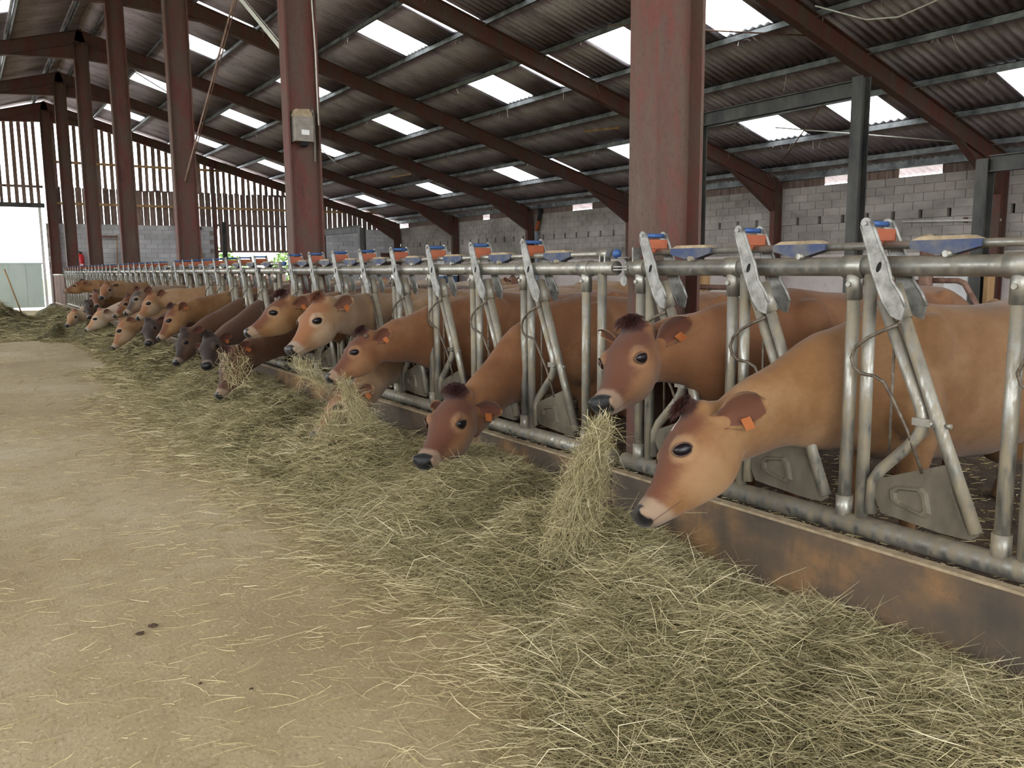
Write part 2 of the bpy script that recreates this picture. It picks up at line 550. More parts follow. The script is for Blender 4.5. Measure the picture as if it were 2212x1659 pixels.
# ridge cap
MB().prism([(RX - 0.3, sheet_z(RX + 0.3) + 0.05), (RX, sheet_z(RX) + 0.07), (RX + 0.3, sheet_z(RX + 0.3) + 0.05), (RX + 0.3, sheet_z(RX + 0.3) + 0.065), (RX, sheet_z(RX) + 0.1), (RX - 0.3, sheet_z(RX + 0.3) + 0.065)], 'y', -7, Y_END + 0.5).obj('ridge_cap', 'fibre_cement', roof).location = -roof.location
# Z purlins, one length in each bay
for sgn in (1, -1):
    for r in range(1, 12 if sgn > 0 else 8):
        X = RX + sgn * (ROWX[r] - RX)
        zb = raf_z(X) + 0.17
        for b in range(len(YB) - 1):
            mb = MB()
            y0, y1 = YB[b] + 0.005, YB[b + 1] - 0.005
            mb.box(X - 0.006, X + 0.006, y0, y1, zb, zb + 0.13)
            mb.box(X - 0.006, X + 0.055 * sgn, y0, y1, zb + 0.118, zb + 0.13) if sgn > 0 else mb.box(X - 0.055, X + 0.006, y0, y1, zb + 0.118, zb + 0.13)
            mb.box(X - 0.055, X + 0.006, y0, y1, zb, zb + 0.012) if sgn > 0 else mb.box(X - 0.006, X + 0.055, y0, y1, zb, zb + 0.012)
            mb.obj('purlin', 'purlin_steel', roof).location = -roof.location
# eaves beam
for b in range(len(YB) - 1):
    MB().box(15.92, 16.0, YB[b] + 0.005, YB[b + 1] - 0.005, 3.86, 4.08).obj('eaves_beam', 'purlin_steel', roof).location = -roof.location

# ------------------------------------------------------------------ steel portal frames
XW = 16.0
def portal(k):
    Y = FY[k]
    t = empty('portal_frame', (RX, Y, 0))
    mb = MB(); ibeam(mb, (0, 0, -0.02), (0, 0, raf_z(RX) - 0.18), 0.38, 0.20, 0.014, 0.022, (1, 0, 0)); mb.obj('ridge_column', 'red_steel', t)
    mb = MB(); ibeam(mb, (-0.1, 0, raf_z(RX) + 0.03), (15.75 - RX, 0, raf_z(15.75)), 0.36, 0.17, 0.012, 0.018, (0, 0, 1)); mb.obj('rafter', 'red_steel', t)
    mb = MB(); ibeam(mb, (0.1, 0, raf_z(RX) + 0.03), (-9.4 - RX, 0, raf_z(-9.4)), 0.36, 0.17, 0.012, 0.018, (0, 0, 1)); mb.obj('rafter', 'red_steel', t)
    mb = MB(); ibeam(mb, (15.8 - RX, 0, 0), (15.8 - RX, 0, raf_z(15.8) + 0.16), 0.30, 0.16, 0.012, 0.018, (1, 0, 0)); mb.obj('wall_column', 'red_steel', t)
    mb = MB(); ibeam(mb, (-9.3 - RX, 0, 0), (-9.3 - RX, 0, raf_z(-9.3) + 0.16), 0.30, 0.16, 0.012, 0.018, (1, 0, 0)); mb.obj('wall_column', 'red_steel', t)
    # knee haunch: web plate and lower flange
    a = Vector((13.9 - RX, 0, raf_z(13.9) - 0.17)); b = Vector((15.66 - RX, 0, 3.05)); c = Vector((15.66 - RX, 0, raf_z(15.66) - 0.17))
    mb = MB(); mb.prism([(a.x, a.z), (b.x, b.z), (c.x, c.z)], 'y', -0.006, 0.006)
    d = (b - a).normalized(); nrm = Vector((d.z, 0, -d.x))
    mb.prism([(a.x, a.z), (b.x, b.z), (b.x + nrm.x * -0.018, b.z - nrm.z * 0.018), (a.x - nrm.x * 0.018, a.z - nrm.z * 0.018)], 'y', -0.085, 0.085)
    mb.obj('knee_haunch', 'red_steel', t)
    # ridge haunches
    for s in (1, -1):
        mb = MB(); x1 = 0.19 * s; x2 = 1.9 * s
        mb.prism([(x1, raf_z(RX + x1) - 0.17), (x2, raf_z(RX + x2) - 0.17), (x1, raf_z(RX + x1) - 0.55)], 'y', -0.006, 0.006)
        mb.prism([(x2, raf_z(RX + x2) - 0.17), (x1, raf_z(RX + x1) - 0.55), (x1, raf_z(RX + x1) - 0.57), (x2, raf_z(RX + x2) - 0.19)], 'y', -0.085, 0.085)
        mb.obj('ridge_haunch', 'red_steel', t)
    return t
labs = {1: ('red-brown steel frame whose thick column stands at the fence joint with a blue knob', None),
        2: ('red-brown steel frame with a dusty junction box on its column', None)}
for k in range(0, 8):
    f = portal(k)
    if k in labs: tag(f, labs[k][0], 'steel frame', 'steel frames along the barn')
    elif k in (3, 4, 5, 6): tag(f, {3: 'red-brown steel frame met by the foot of the rusty angle brace', 4: 'red-brown steel frame standing next beyond the braced one', 5: 'red-brown steel frame standing two beyond the braced one', 6: 'red-brown steel frame standing last before the slatted end wall'}[k], 'steel frame', 'steel frames along the barn')
    elif k == 7: tag(f, 'red-brown steel frame carrying the slatted end wall', 'steel frame', 'steel frames along the barn')
    elif k == 0: tag(f, 'red-brown steel frame over the open end of the barn', 'steel frame', 'steel frames along the barn')

# ------------------------------------------------------------------ side wall
wr = empty('wall_right', (XW, 16, 0)); tag(wr, 'concrete block side wall with a row of air slots', 'wall', kind='structure')
def put(mb, name, mat, par): 
    o = mb.obj(name, mat, par); o.location = -par.location; return o
Z0 = 1.86
put(MB().box(XW + 0.01, XW + 0.2, -8, Y_END + 0.3, 0, Z0), 'render_coat', 'render', wr)
put(MB().box(XW + 0.03, XW + 0.2, -8, Y_END + 0.3, Z0, 2.66), 'mortar_bed', 'mortar', wr)
put(MB().box(XW + 0.14, XW + 0.2, -8, Y_END + 0.3, 2.66, 2.86), 'slot_shade', 'near_black', wr)  # near-black strip paints the shade inside the air slots
put(MB().box(XW + 0.03, XW + 0.2, -8, Y_END + 0.3, 2.86, 3.66), 'mortar_bed', 'mortar', wr)
blk = MB().box(0, 0.06, 0, 0.488, 0, 0.188).mesh('block', 'block')
blk_deep = MB().box(0, 0.14, 0, 0.60, 0, 0.196).mesh('block', 'block')
stuff = MB(); nb = 0
for r in range(9):
    z = Z0 + 0.2 * r + 0.006
    slot = (r == 4)
    pitch = 0.70 if slot else 0.5
    y = 6.0 + (0.25 if r % 2 else 0.0)
    while y < Y_END - 0.4:
        dx = random.uniform(-0.004, 0.004)
        if y < 22.2:
            link('block', blk_deep if slot else blk, wr, (dx, y - 16, z)); nb += 1
        else:
            L = 0.60 if slot else 0.488
            stuff.box(XW + dx, XW + 0.14, y, y + L, z, z + (0.196 if slot else 0.188))
        y += pitch
tag(put(stuff, 'block_field', 'block', wr), kind='stuff')
put(MB().box(XW, XW + 0.15, -8, 5.98, Z0, 3.66), 'block_field', 'block', wr)
# loose timber under the eaves that leaves daylight gaps
for y0, y1 in ((7.0, 9.4), (10.35, 11.1), (12.2, 13.6), (14.3, 15.9), (16.4, 18.8), (19.4, 24.0), (25.2, 31.0), (31.6, 38.8)):
    put(MB().box(XW + 0.06, XW + 0.1, y0, y1, 3.66, 3.90), 'eaves_board', 'plank', wr)

# ------------------------------------------------------------------ far gable wall
wb = empty('wall_back', (0, Y_END + 0.15, 0)); tag(wb, 'slatted timber gable above a grey block wall', 'wall', kind='structure')
YG = Y_END + 0.1
bk = MB().box(0, 0.488, 0, 0.06, 0, 0.188).mesh('block', 'block_grey')
for x0, x1 in ((0.0, 6.75), (10.9, 16.0)):
    put(MB().box(x0, x1, YG + 0.03, YG + 0.2, 0, 3.56), 'mortar_bed', 'mortar', wb)
    put(MB().box(x0, x1, YG, YG + 0.05, 0, 1.54), 'block_base', 'block_grey', wb)
    for r in range(10):
        x = x0 + (0.25 if r % 2 else 0.0)
        while x < x1 - 0.3:
            link('block', bk, wb, (x, YG - wb.location.y + random.uniform(-0.003, 0.003), 1.55 + 0.2 * r + 0.006)); x += 0.5
put(MB().box(-11, -5.2, YG, YG + 0.2, 0, 4.3), 'block_base', 'block_grey', wb)
put(MB().box(10.75, 10.95, YG - 0.02, YG + 0.2, 0, 3.6), 'block_pier', 'block_grey', wb)
def plank(x, w, z0, z1, y=0.0, lean=0.0):
    mb = MB()
    mb.prism([(x, z0), (x + w, z0), (x + w + lean, z1), (x + lean, z1 + random.uniform(-0.04, 0.04))], 'y', YG + 0.06 + y, YG + 0.085 + y)
    put(mb, 'plank', 'plank', wb)
x = -9.6
while x < 0.0:
    plank(x, random.uniform(0.10, 0.15), 4.35, sheet_z(x) - 0.35 - random.uniform(0, 0.1), 0, random.uniform(-0.02, 0.02)); x += 0.26
x = 0.12
while x < 15.8:
    w = random.uniform(0.12, 0.17)
    top = sheet_z(x) - 0.42
    if top > 5.25:
        plank(x, w, 4.98, top, 0.0, random.uniform(-0.02, 0.02))
    x += random.choice((0.255, 0.27, 0.285))
x = 0.12
while x < 15.85:
    w = random.uniform(0.215, 0.245)
    lo = 3.45 if not (6.9 < x < 10.75) else 3.58
    plank(x, w, lo, min(5.06, sheet_z(x) - 0.4), 0.03); x += 0.262
x = 6.95
while x < 10.7:
    plank(x, random.uniform(0.19, 0.215), 2.42, 3.66, 0.0); x += 0.26
for z, x0, x1 in ((4.38, 0.1, 15.6), (6.05, 0.1, 7.6), (5.02, -9.6, 0.0), (3.62, 6.8, 10.8), (2.44, 6.8, 10.8)):
    put(MB().box(x0, x1, YG, YG + 0.06, z - 0.05, z + 0.05), 'girt', 'timber' if z > 4 and x0 > 0 else 'plank', wb)
put(MB().box(-9.6, 0.0, YG - 0.03, YG + 0.1, 4.18, 4.36), 'door_header', 'dark_steel', wb)
mb = MB(); ibeam(mb, (6.74, YG - 0.1, 0), (6.74, YG - 0.1, raf_z(6.74) + 0.1), 0.2, 0.12, upv=(0, 1, 0)); put(mb, 'gable_post', 'red_steel', wb)
mb = MB(); ibeam(mb, (-5.15, YG - 0.1, 0), (-5.15, YG - 0.1, raf_z(-5.15)), 0.2, 0.14, upv=(0, 1, 0)); put(mb, 'gable_post', 'red_steel', wb)

# far door: pale green sheet leaf, open above
dr = empty('door_1', (-2.6, YG, 0)); tag(dr, 'pale green sheet door leaf closing the lower half of the far doorway', 'door', kind='structure')
for i in range(8):
    x0 = -5.1 + i * 0.6
    put(MB().box(x0 + 0.008, x0 + 0.592, YG + 0.05, YG + 0.09, 0.12, 1.9), 'door_panel', 'door_green', dr)
    put(MB().box(x0 + 0.585, x0 + 0.615, YG + 0.035, YG + 0.05, 0.12, 1.9), 'door_rib', 'door_green', dr)
put(MB().box(-5.1, -0.2, YG + 0.03, YG + 0.1, 1.88, 1.95), 'door_rail', 'door_green', dr)
put(MB().box(-0.24, -0.14, YG - 0.02, YG + 0.12, 0, 4.2), 'door_jamb', 'white_paint', dr)
put(MB().tube([(-5.1, YG + 0.05, 3.05), (-0.2, YG + 0.05, 3.02)], 0.012, 6), 'door_wire', 'wire_steel', dr)

# added unseen alley wall blocking low light; wall behind camera (both low, open above)
wl = empty('wall_left_shade', (-9.5, 16, 0)); tag(wl, 'low block wall added out of view to keep low light off the cows', 'wall', kind='structure')
put(MB().box(-9.75, -9.55, -8, Y_END + 0.3, 0, 2.3), 'block_field', 'block', wl)
wf = empty('wall_front', (0, -7.9, 0)); tag(wf, 'block wall at the near end of the cow pen', 'wall', kind='structure')
put(MB().box(1.0, 16.2, -8.1, -7.9, 0, 3.4), 'block_field', 'block', wf)
# ------------------------------------------------------------------ headlock feed fence
PITCHY = 0.672
ZR, ZB, ZL = 1.548, 0.432, 1.632       # top rail, bottom rail, locking bar
def fence_meshes():
    D = {}
    D['post'] = MB().tube([(0, 0, ZB - 0.02), (0, 0, ZR)], 0.028, 12).mesh('post', 'galvanised_dirty')
    mb = MB().tube([(0, -0.05, ZR), (0, 0.05, ZR)], 0.0485, 16)
    mb.tube([(0, 0, ZR), (0, 0, ZR - 0.14)], 0.0345, 12)
    mb.tube([(-0.03, 0.002, ZR - 0.075), (-0.045, 0.002, ZR - 0.075)], 0.011, 8)
    D['post_collar'] = mb.mesh('post_collar', 'galvanised')
    mb = MB().tube([(0, 0, ZB), (0, 0, ZB + 0.12)], 0.036, 12)
    D['post_foot'] = mb.mesh('post_foot', 'galvanised_dirty')
    D['stanchion'] = MB().tube([(0, -0.085, ZB), (0, -0.076, ZR)], 0.0265, 12).mesh('stanchion', 'galvanised_dirty')
    # swinging arm: straight long tube and cranked short tube, clamped together
    mb = MB().tube([(0, -0.205, 1.41), (0, -0.40, 0.94), (0, -0.577, 0.525)], 0.0255, 12)
    mb.tube([(0, -0.18, 1.47), (0, -0.235, 1.335)], 0.033, 12)
    D['swing_arm'] = mb.mesh('swing_arm', 'galvanised_dirty')
    D['cranked_tube'] = MB().tube([(0, -0.135, 1.41), (0, -0.325, 0.985), (0, -0.343, 0.925), (0, -0.326, 0.875), (0, -0.285, 0.82), (0, -0.165, 0.695), (0, -0.133, 0.64), (0, -0.128, 0.50)], 0.0245, 12).mesh('cranked_tube', 'galvanised_dirty')
    mb = MB().box(-0.032, 0.032, -0.40, -0.31, 0.915, 0.945)
    mb.tube([(-0.032, -0.388, 0.93), (-0.05, -0.388, 0.93)], 0.013, 8)
    mb.tube([(0, -0.435, 0.925), (0, -0.455, 0.925)], 0.010, 8)
    D['clamp'] = mb.mesh('clamp', 'galvanised')
    # lever plate with rounded ends, seen flat
    cl = [(-0.092, 1.722), (-0.105, 1.69), (-0.135, 1.615), (-0.161, 1.548), (-0.188, 1.475), (-0.222, 1.42), (-0.25, 1.37)]
    hw = [0.0235, 0.026, 0.029, 0.037, 0.033, 0.040, 0.036]
    L_, R_ = [], []
    for i, (y, z) in enumerate(cl):
        a = cl[max(0, i - 1)]; b = cl[min(len(cl) - 1, i + 1)]
        d = Vector((b[0] - a[0], b[1] - a[1])).normalized()
        nn = Vector((-d.y, d.x))
        L_.append((y + nn.x * hw[i], z + nn.y * hw[i])); R_.append((y - nn.x * hw[i], z - nn.y * hw[i]))
    d0 = Vector((cl[0][0] - cl[1][0], cl[0][1] - cl[1][1])).normalized()
    cap = []
    a0 = math.atan2(L_[0][1] - cl[0][1], L_[0][0] - cl[0][0])
    for q in range(1, 6):
        an = a0 + math.pi * q / 6 * (-1 if (Vector((math.cos(a0 - 0.3), math.sin(a0 - 0.3))).dot(d0) > Vector((math.cos(a0 + 0.3), math.sin(a0 + 0.3))).dot(d0)) else 1)
        cap.append((cl[0][0] + 0.0235 * math.cos(an), cl[0][1] + 0.0235 * math.sin(an)))
    e1 = cl[-1]; tip = [(e1[0] + 0.005, e1[1] - 0.03), (e1[0] - 0.02, e1[1] - 0.036)][::-1]
    poly = L_[::-1] + cap + R_ + tip
    mb = MB().prism(poly, 'x', -0.079, -0.070)
    # rolled edges
    for E_ in (L_, R_):
        mb.tube([(-0.0745, a[0], a[1]) for a in E_], 0.0075, 6)
    mb.tube([(-0.079, cl[0][0], cl[0][1]), (-0.088, cl[0][0], cl[0][1])], 0.009, 8)
    D['lever_plate'] = mb.mesh('lever_plate', 'cast_steel')
    slot = [(-0.161 + 0.010 * math.cos(2 * math.pi * q / 10) - 0.006 * math.sin(2 * math.pi * q / 10), 1.545 + 0.022 * math.sin(2 * math.pi * q / 10)) for q in range(10)]
    D['slot'] = MB().prism(slot, 'x', -0.0805, -0.0785).mesh('slot', 'near_black')  # black oval painted in for the shade of a hole through the plate
    D['roller'] = MB().tube([(-0.07, cl[0][0], cl[0][1]), (0.07, cl[0][0], cl[0][1])], 0.012, 10).mesh('roller', 'blue_plastic')
    mb = MB().box(-0.066, 0.066, -0.135, -0.085, 1.652, 1.700)
    mb.box(-0.066, 0.066, -0.128, -0.122, 1.63, 1.652)
    D['bumper'] = mb.mesh('bumper', 'orange_plastic')
    # baffle plate with a pressed triangle
    P = [(-0.141, 0.645), (-0.165, 0.660), (-0.44, 0.770), (-0.475, 0.765), (-0.585, 0.515), (-0.565, 0.497), (-0.45, 0.495), (-0.185, 0.515), (-0.15, 0.58)]
    mb = MB().prism(P, 'x', -0.012, 0.012)
    T = [(-0.215, 0.625), (-0.245, 0.65), (-0.36, 0.665), (-0.385, 0.645), (-0.405, 0.56), (-0.385, 0.535), (-0.25, 0.565), (-0.22, 0.585)]
    def ringed(x, k):
        c = (sum(p[0] for p in T) / len(T), sum(p[1] for p in T) / len(T))
        return [(x, c[0] + (p[0] - c[0]) * k, c[1] + (p[1] - c[1]) * k) for p in T]
    n = len(T)
    vs = ringed(-0.0118, 1.0) + ringed(-0.024, 0.86) + ringed(-0.024, 0.7) + ringed(-0.0125, 0.6)
    fs = [(a * n + i, a * n + (i + 1) % n, (a + 1) * n + (i + 1) % n, (a + 1) * n + i) for a in range(3) for i in range(n)] + [tuple(3 * n + i for i in range(n))]
    mb.add(vs, fs)
    mb.add([(-0.0235, -0.47, 0.70), (-0.0235, -0.478, 0.70), (-0.0235, -0.545, 0.545), (-0.0235, -0.537, 0.545)], [(0, 1, 2, 3)])
    D['baffle_plate'] = mb.mesh('baffle_plate', 'muddy_plate')
    D['wire_guard'] = MB().tube([(-0.03, -0.228, 1.315), (-0.05, -0.17, 1.285), (-0.05, -0.105, 1.252), (-0.05, -0.055, 1.212), (-0.05, -0.036, 1.165), (-0.05, -0.05, 1.125), (-0.05, -0.085, 1.102), (-0.05, -0.145, 1.098), (-0.045, -0.19, 1.075), (-0.04, -0.225, 1.015), (-0.02, -0.28, 0.90), (-0.01, -0.355, 0.72)], 0.0075, 8).mesh('wire_guard', 'wire_steel')
    D['trip_rod'] = MB().tube([(0.0, -0.197, 1.24), (0.0, -0.2, 0.755)], 0.0065, 6).mesh('trip_rod', 'wire_steel')
    # locking wedge on the upper bar
    mb = MB()
    prof = [(-0.255, ZL + 0.014), (-0.30, ZL + 0.03), (-0.49, ZL + 0.03), (-0.535, ZL + 0.014), (-0.535, ZL - 0.012), (-0.43, ZL - 0.04), (-0.36, ZL - 0.04), (-0.255, ZL - 0.014)]
    mb.prism(prof, 'x', -0.026, 0.026)
    D['wedge'] = mb.mesh('wedge', 'blue_dusty')
    mb = MB().prism([(-0.30, ZL + 0.0305), (-0.49, ZL + 0.0305), (-0.53, ZL + 0.016), (-0.26, ZL + 0.016)], 'x', -0.027, 0.027)
    D['wedge_cap'] = mb.mesh('wedge_cap', 'kerb_edge')
    mb = MB().tube([(-0.05, -0.415, 1.594), (0.035, -0.415, 1.594)], 0.013, 10)
    mb.box(-0.012, 0.012, -0.428, -0.402, 1.56, 1.585)
    D['stop_peg'] = mb.mesh('stop_peg', 'galvanised_dirty')
    return D
FM = fence_meshes()

def fence_panel(y0, label, places=8, first=1):
    t = empty('headlock_panel', (0, y0, 0))
    tag(t, label, 'feed fence', 'headlock panels between cows and alley')
    y1 = PITCHY * places
    MB().tube([(0, -0.28, ZR), (0, y1 + 0.10, ZR)], 0.0415, 18).obj('top_rail', 'galvanised', t)
    MB().tube([(0, -0.27, ZB), (0, y1 + 0.12, ZB)], 0.046, 18).obj('bottom_rail', 'galvanised_dirty', t)
    lb = MB().tube([(0, -0.19, ZL), (0, y1 - 0.02, ZL)], 0.0165, 12).obj('lock_bar', 'galvanised', t)
    # near end: sleeve bracket with blue knob, lone stanchion
    mb = MB().tube([(0, -0.21, ZL), (0, -0.12, ZL)], 0.024, 12)
    mb.box(-0.022, 0.022, -0.155, -0.145, ZR + 0.03, ZL); mb.box(-0.022, 0.022, -0.20, -0.19, ZR + 0.03, ZL)
    mb.obj('sleeve', 'galvanised', lb)
    MB().sphere((0.03, -0.245, ZL), 0.028, 12, 8).obj('knob', 'blue_plastic', lb)
    MB().tube([(0, -0.15, ZB), (0, -0.15, ZR)], 0.028, 12).obj('post', 'galvanised_dirty', t)
    # far end: coupling plates, bolt and washer
    mb = MB().box(-0.03, 0.03, y1 + 0.035, y1 + 0.045, ZR + 0.02, ZL + 0.03)
    mb.box(-0.045, 0.045, y1 + 0.07, y1 + 0.19, ZR + 0.004, ZR + 0.012)
    mb.box(-0.045, 0.045, y1 + 0.07, y1 + 0.19, ZR - 0.012, ZR - 0.004)
    mb.tube([(0, y1 + 0.13, ZR - 0.055), (0, y1 + 0.13, ZR + 0.07)], 0.009, 8)
    mb.tube([(0, y1 + 0.13, ZR + 0.055), (0, y1 + 0.13, ZR + 0.062)], 0.05, 12)
    mb.tube([(-0.045, y1 + 0.09, ZR - 0.07), (-0.05, y1 + 0.09, ZR - 0.07)], 0.03, 12)
    mb.obj('coupling', 'cast_steel', t)
    for k in range(0, places + 1):
        y = PITCHY * k
        p = link('post', FM['post'], t, (0, y, 0))
        link('post_collar', FM['post_collar'], p); link('post_foot', FM['post_foot'], p)
        if k < first: continue
        link('stanchion', FM['stanchion'], t, (0, y, 0))
        a = link('swing_arm', FM['swing_arm'], t, (0, y, 0))
        for nm in ('cranked_tube', 'clamp', 'lever_plate', 'roller', 'bumper', 'baffle_plate', 'wire_guard', 'trip_rod', 'slot'):
            link(nm, FM[nm], a)
        link('lever_plate', FM['lever_plate'], a, (0.149, 0, 0))
        for nm in ('wedge', 'stop_peg'):
            link(nm, FM[nm], lb, (0, y, 0))
        link('wedge_cap', FM['wedge_cap'], lb, (0, y, 0))
    return t
fence_panel(3.54 - PITCHY * 8, 'galvanised headlock fence length running past the thick red column')
fl = ['galvanised headlock fence length with a blue knob beside the thick red column',
      'galvanised headlock fence length ending at the column with the junction box',
      'galvanised headlock fence length between the third and fourth columns',
      'galvanised headlock fence length between the fourth and fifth columns',
      'galvanised headlock fence length between the fifth and sixth columns']
for i, lb_ in enumerate(fl):
    fence_panel(4.03 + 6.0 * i, lb_)
# plain barred gate that closes the row against the far wall
g = empty('end_gate', (0, 34.2, -0.1)); tag(g, 'brown barred gate closing the fence row by the far wall', 'gate')
MB().tube([(0, 0, 1.55), (0, 3.9, 1.55)], 0.04, 10).obj('top_rail', 'galvanised', g)
MB().tube([(0, 0, 0.45), (0, 3.9, 0.45)], 0.04, 10).obj('bottom_rail', 'galvanised_dirty', g)
bar = MB().box(-0.025, 0.025, -0.07, 0.07, 0.1, 1.53).mesh('bar', 'plank')
for i in range(17):
    link('bar', bar, g, (0, 0.1 + i * 0.23, 0))
# ------------------------------------------------------------------ cows
def coat_mat():
    t = NT('cow_coat')
    hc = t.n('ShaderNodeAttribute', attribute_name='hc')
    sx = t.n('ShaderNodeSeparateXYZ'); t.l(hc.outputs['Vector'], sx.inputs[0])
    hx = t.math('ABSOLUTE', sx.outputs[0]); hy = sx.outputs[1]; hz = sx.outputs[2]
    def oa(name):
        a = t.n('ShaderNodeAttribute', attribute_type='OBJECT', attribute_name=name)
        return a.outputs['Color']
    coat, face, poll, pale, nose = oa('coat'), oa('face'), oa('poll'), oa('pale'), oa('nose')
    ear = t.n('ShaderNodeAttribute', attribute_name='ear').outputs['Fac']
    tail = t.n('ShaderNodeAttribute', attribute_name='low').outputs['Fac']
    p = t.pos()
    n1 = t.noise(p, 3.2, 5, 0.6); n2 = t.noise(t.pos((1, 1, 2.2)), 26, 4, 0.65); n3 = t.noise(t.pos((1, 1, 2.6)), 190, 3, 0.7)
    # coat with soft lighter and darker areas and short hair
    c = t.mix(t.math('MULTIPLY', t.step(n1, 0.42, 0.72), 0.5), coat, pale)
    vm = t.n('ShaderNodeVectorMath', operation='SCALE'); t.l(coat, vm.inputs[0]); vm.inputs['Scale'].default_value = 0.55
    dark = vm.outputs[0]
    c = t.mix(t.math('MULTIPLY', t.step(n1, 0.5, 0.25), 0.55), c, dark)
    c = t.mix(t.math('MULTIPLY', t.step(n2, 0.45, 0.75), 0.22), c, dark)
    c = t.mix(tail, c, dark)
    # head masks in head coordinates
    inhead = t.math('MULTIPLY', t.step(hy, 0.0, 0.07), t.step(hz, -0.42, -0.34))
    near = t.math('MULTIPLY', t.step(hx, 0.19, 0.16), t.step(hy, 0.62, 0.58))
    inhead = t.math('MULTIPLY', inhead, near)
    jit = t.math('MULTIPLY', t.math('SUBTRACT', n2, 0.5), 0.05)
    ridge = t.math('SUBTRACT', t.math('ADD', hz, jit), t.math('MULTIPLY', t.step(hy, 0.22, 0.48), -0.03))
    front = t.math('MULTIPLY', t.step(ridge, -0.095, -0.02), t.step(hx, 0.13, 0.09))
    c = t.mix(t.math('MULTIPLY', t.math('MULTIPLY', front, inhead), 0.92), c, face)
    # pale cheek under the eye
    cheek = t.math('MULTIPLY', t.step(hz, -0.05, -0.11), t.math('MULTIPLY', t.step(hy, 0.12, 0.2), t.step(hy, 0.36, 0.28)))
    c = t.mix(t.math('MULTIPLY', t.math('MULTIPLY', cheek, inhead), 0.5), c, pale)
    # pale ring round the eye
    dx = t.math('SUBTRACT', hx, 0.11); dy = t.math('MULTIPLY', t.math('SUBTRACT', hy, 0.205), 0.85); dz = t.math('SUBTRACT', hz, -0.022)
    d = t.math('SQRT', t.math('ADD', t.math('MULTIPLY', dx, dx), t.math('ADD', t.math('MULTIPLY', dy, dy), t.math('MULTIPLY', dz, dz))))
    dj = t.math('ADD', d, t.math('MULTIPLY', jit, 0.5))
    c = t.mix(t.math('MULTIPLY', t.math('MULTIPLY', t.step(dj, 0.072, 0.040), inhead), 0.62), c, pale)
    # poll
    py = t.math('SUBTRACT', hy, 0.01); pz = t.math('SUBTRACT', hz, 0.02)
    dp = t.math('SQRT', t.math('ADD', t.math('MULTIPLY', t.math('MULTIPLY', hx, hx), 0.9), t.math('ADD', t.math('MULTIPLY', py, py), t.math('MULTIPLY', pz, pz))))
    dp = t.math('ADD', dp, jit)
    c = t.mix(t.math('MULTIPLY', t.step(dp, 0.085, 0.055), t.step(hy, -0.12, -0.06)), c, poll)
    stk = t.n('ShaderNodeAttribute', attribute_type='OBJECT', attribute_name='streak').outputs['Fac']
    sm = t.math('MULTIPLY', t.step(t.math('ABSOLUTE', t.math('ADD', sx.outputs[0], t.math('MULTIPLY', t.math('SUBTRACT', hy, 0.08), 0.25))), 0.010, 0.005), t.math('MULTIPLY', t.step(hy, 0.045, 0.055), t.step(hy, 0.135, 0.125)))
    c = t.mix(t.math('MULTIPLY', t.math('MULTIPLY', sm, t.step(hz, -0.06, -0.03)), stk), c, lin((226, 214, 198)))
    # pale muzzle band, black nose pad, painted shade of mouth groove and nostrils
    mz = t.step(t.math('ADD', hy, t.math('MULTIPLY', jit, 0.6)), 0.40, 0.432)
    white = t.mix(0.6, pale, lin((134, 118, 104)))
    c = t.mix(t.math('MULTIPLY', mz, inhead), c, white)
    pad = t.math('MULTIPLY', t.step(t.math('ADD', hy, t.math('MULTIPLY', hz, 0.45)), 0.445, 0.455), t.math('MULTIPLY', t.step(hz, -0.088, -0.078), t.step(hx, 0.058, 0.050)))
    pad = t.math('MULTIPLY', pad, inhead)
    c = t.mix(pad, c, nose)
    mline = t.math('SUBTRACT', hz, t.math('ADD', -0.285, t.math('MULTIPLY', hy, 0.43)))
    ml = t.math('MULTIPLY', t.step(t.math('ABSOLUTE', mline), 0.0045, 0.002), t.math('MULTIPLY', t.step(hy, 0.355, 0.375), inhead))
    c = t.mix(t.math('MULTIPLY', ml, 0.5), c, lin((58, 40, 34)))
    nx = t.math('SUBTRACT', hx, 0.036); ny = t.math('SUBTRACT', hy, 0.487); nz_ = t.math('SUBTRACT', hz, -0.028)
    dn = t.math('SQRT', t.math('ADD', t.math('MULTIPLY', nx, nx), t.math('ADD', t.math('MULTIPLY', t.math('MULTIPLY', ny, ny), 0.5), t.math('MULTIPLY', nz_, nz_))))
    c = t.mix(t.math('MULTIPLY', t.step(dn, 0.017, 0.012), inhead), c, lin((8, 7, 7)))
    # ears: pink-brown inside
    c = t.mix(t.math('MULTIPLY', t.step(ear, 0.0, 1.0), 0.85), c, lin((84, 44, 32)))
    c = t.mix(t.math('MULTIPLY', t.step(ear, -0.2, -1.0), 0.8), c, pale)
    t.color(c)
    t.rough(t.math('SUBTRACT', 0.72, t.math('MULTIPLY', pad, 0.42)))
    t.b.inputs['Specular IOR Level'].default_value = 0.3
    try:
        t.b.inputs['Sheen Weight'].default_value = 0.12
        t.b.inputs['Sheen Roughness'].default_value = 0.5
    except Exception:
        pass
    t.bump(t.math('ADD', t.math('MULTIPLY', n2, 0.5), t.math('MULTIPLY', n3, 0.5)), 0.35, 0.006)
    MAT['coat'] = t.m
coat_mat()
simple('eyelid', (70, 50, 38), (104, 78, 58), 30, 0.7)
t_ = NT('eye_dark'); t_.color(lin((20, 16, 20))); t_.rough(0.3); t_.b.inputs['Specular IOR Level'].default_value = 0.35; MAT['eye'] = t_.m
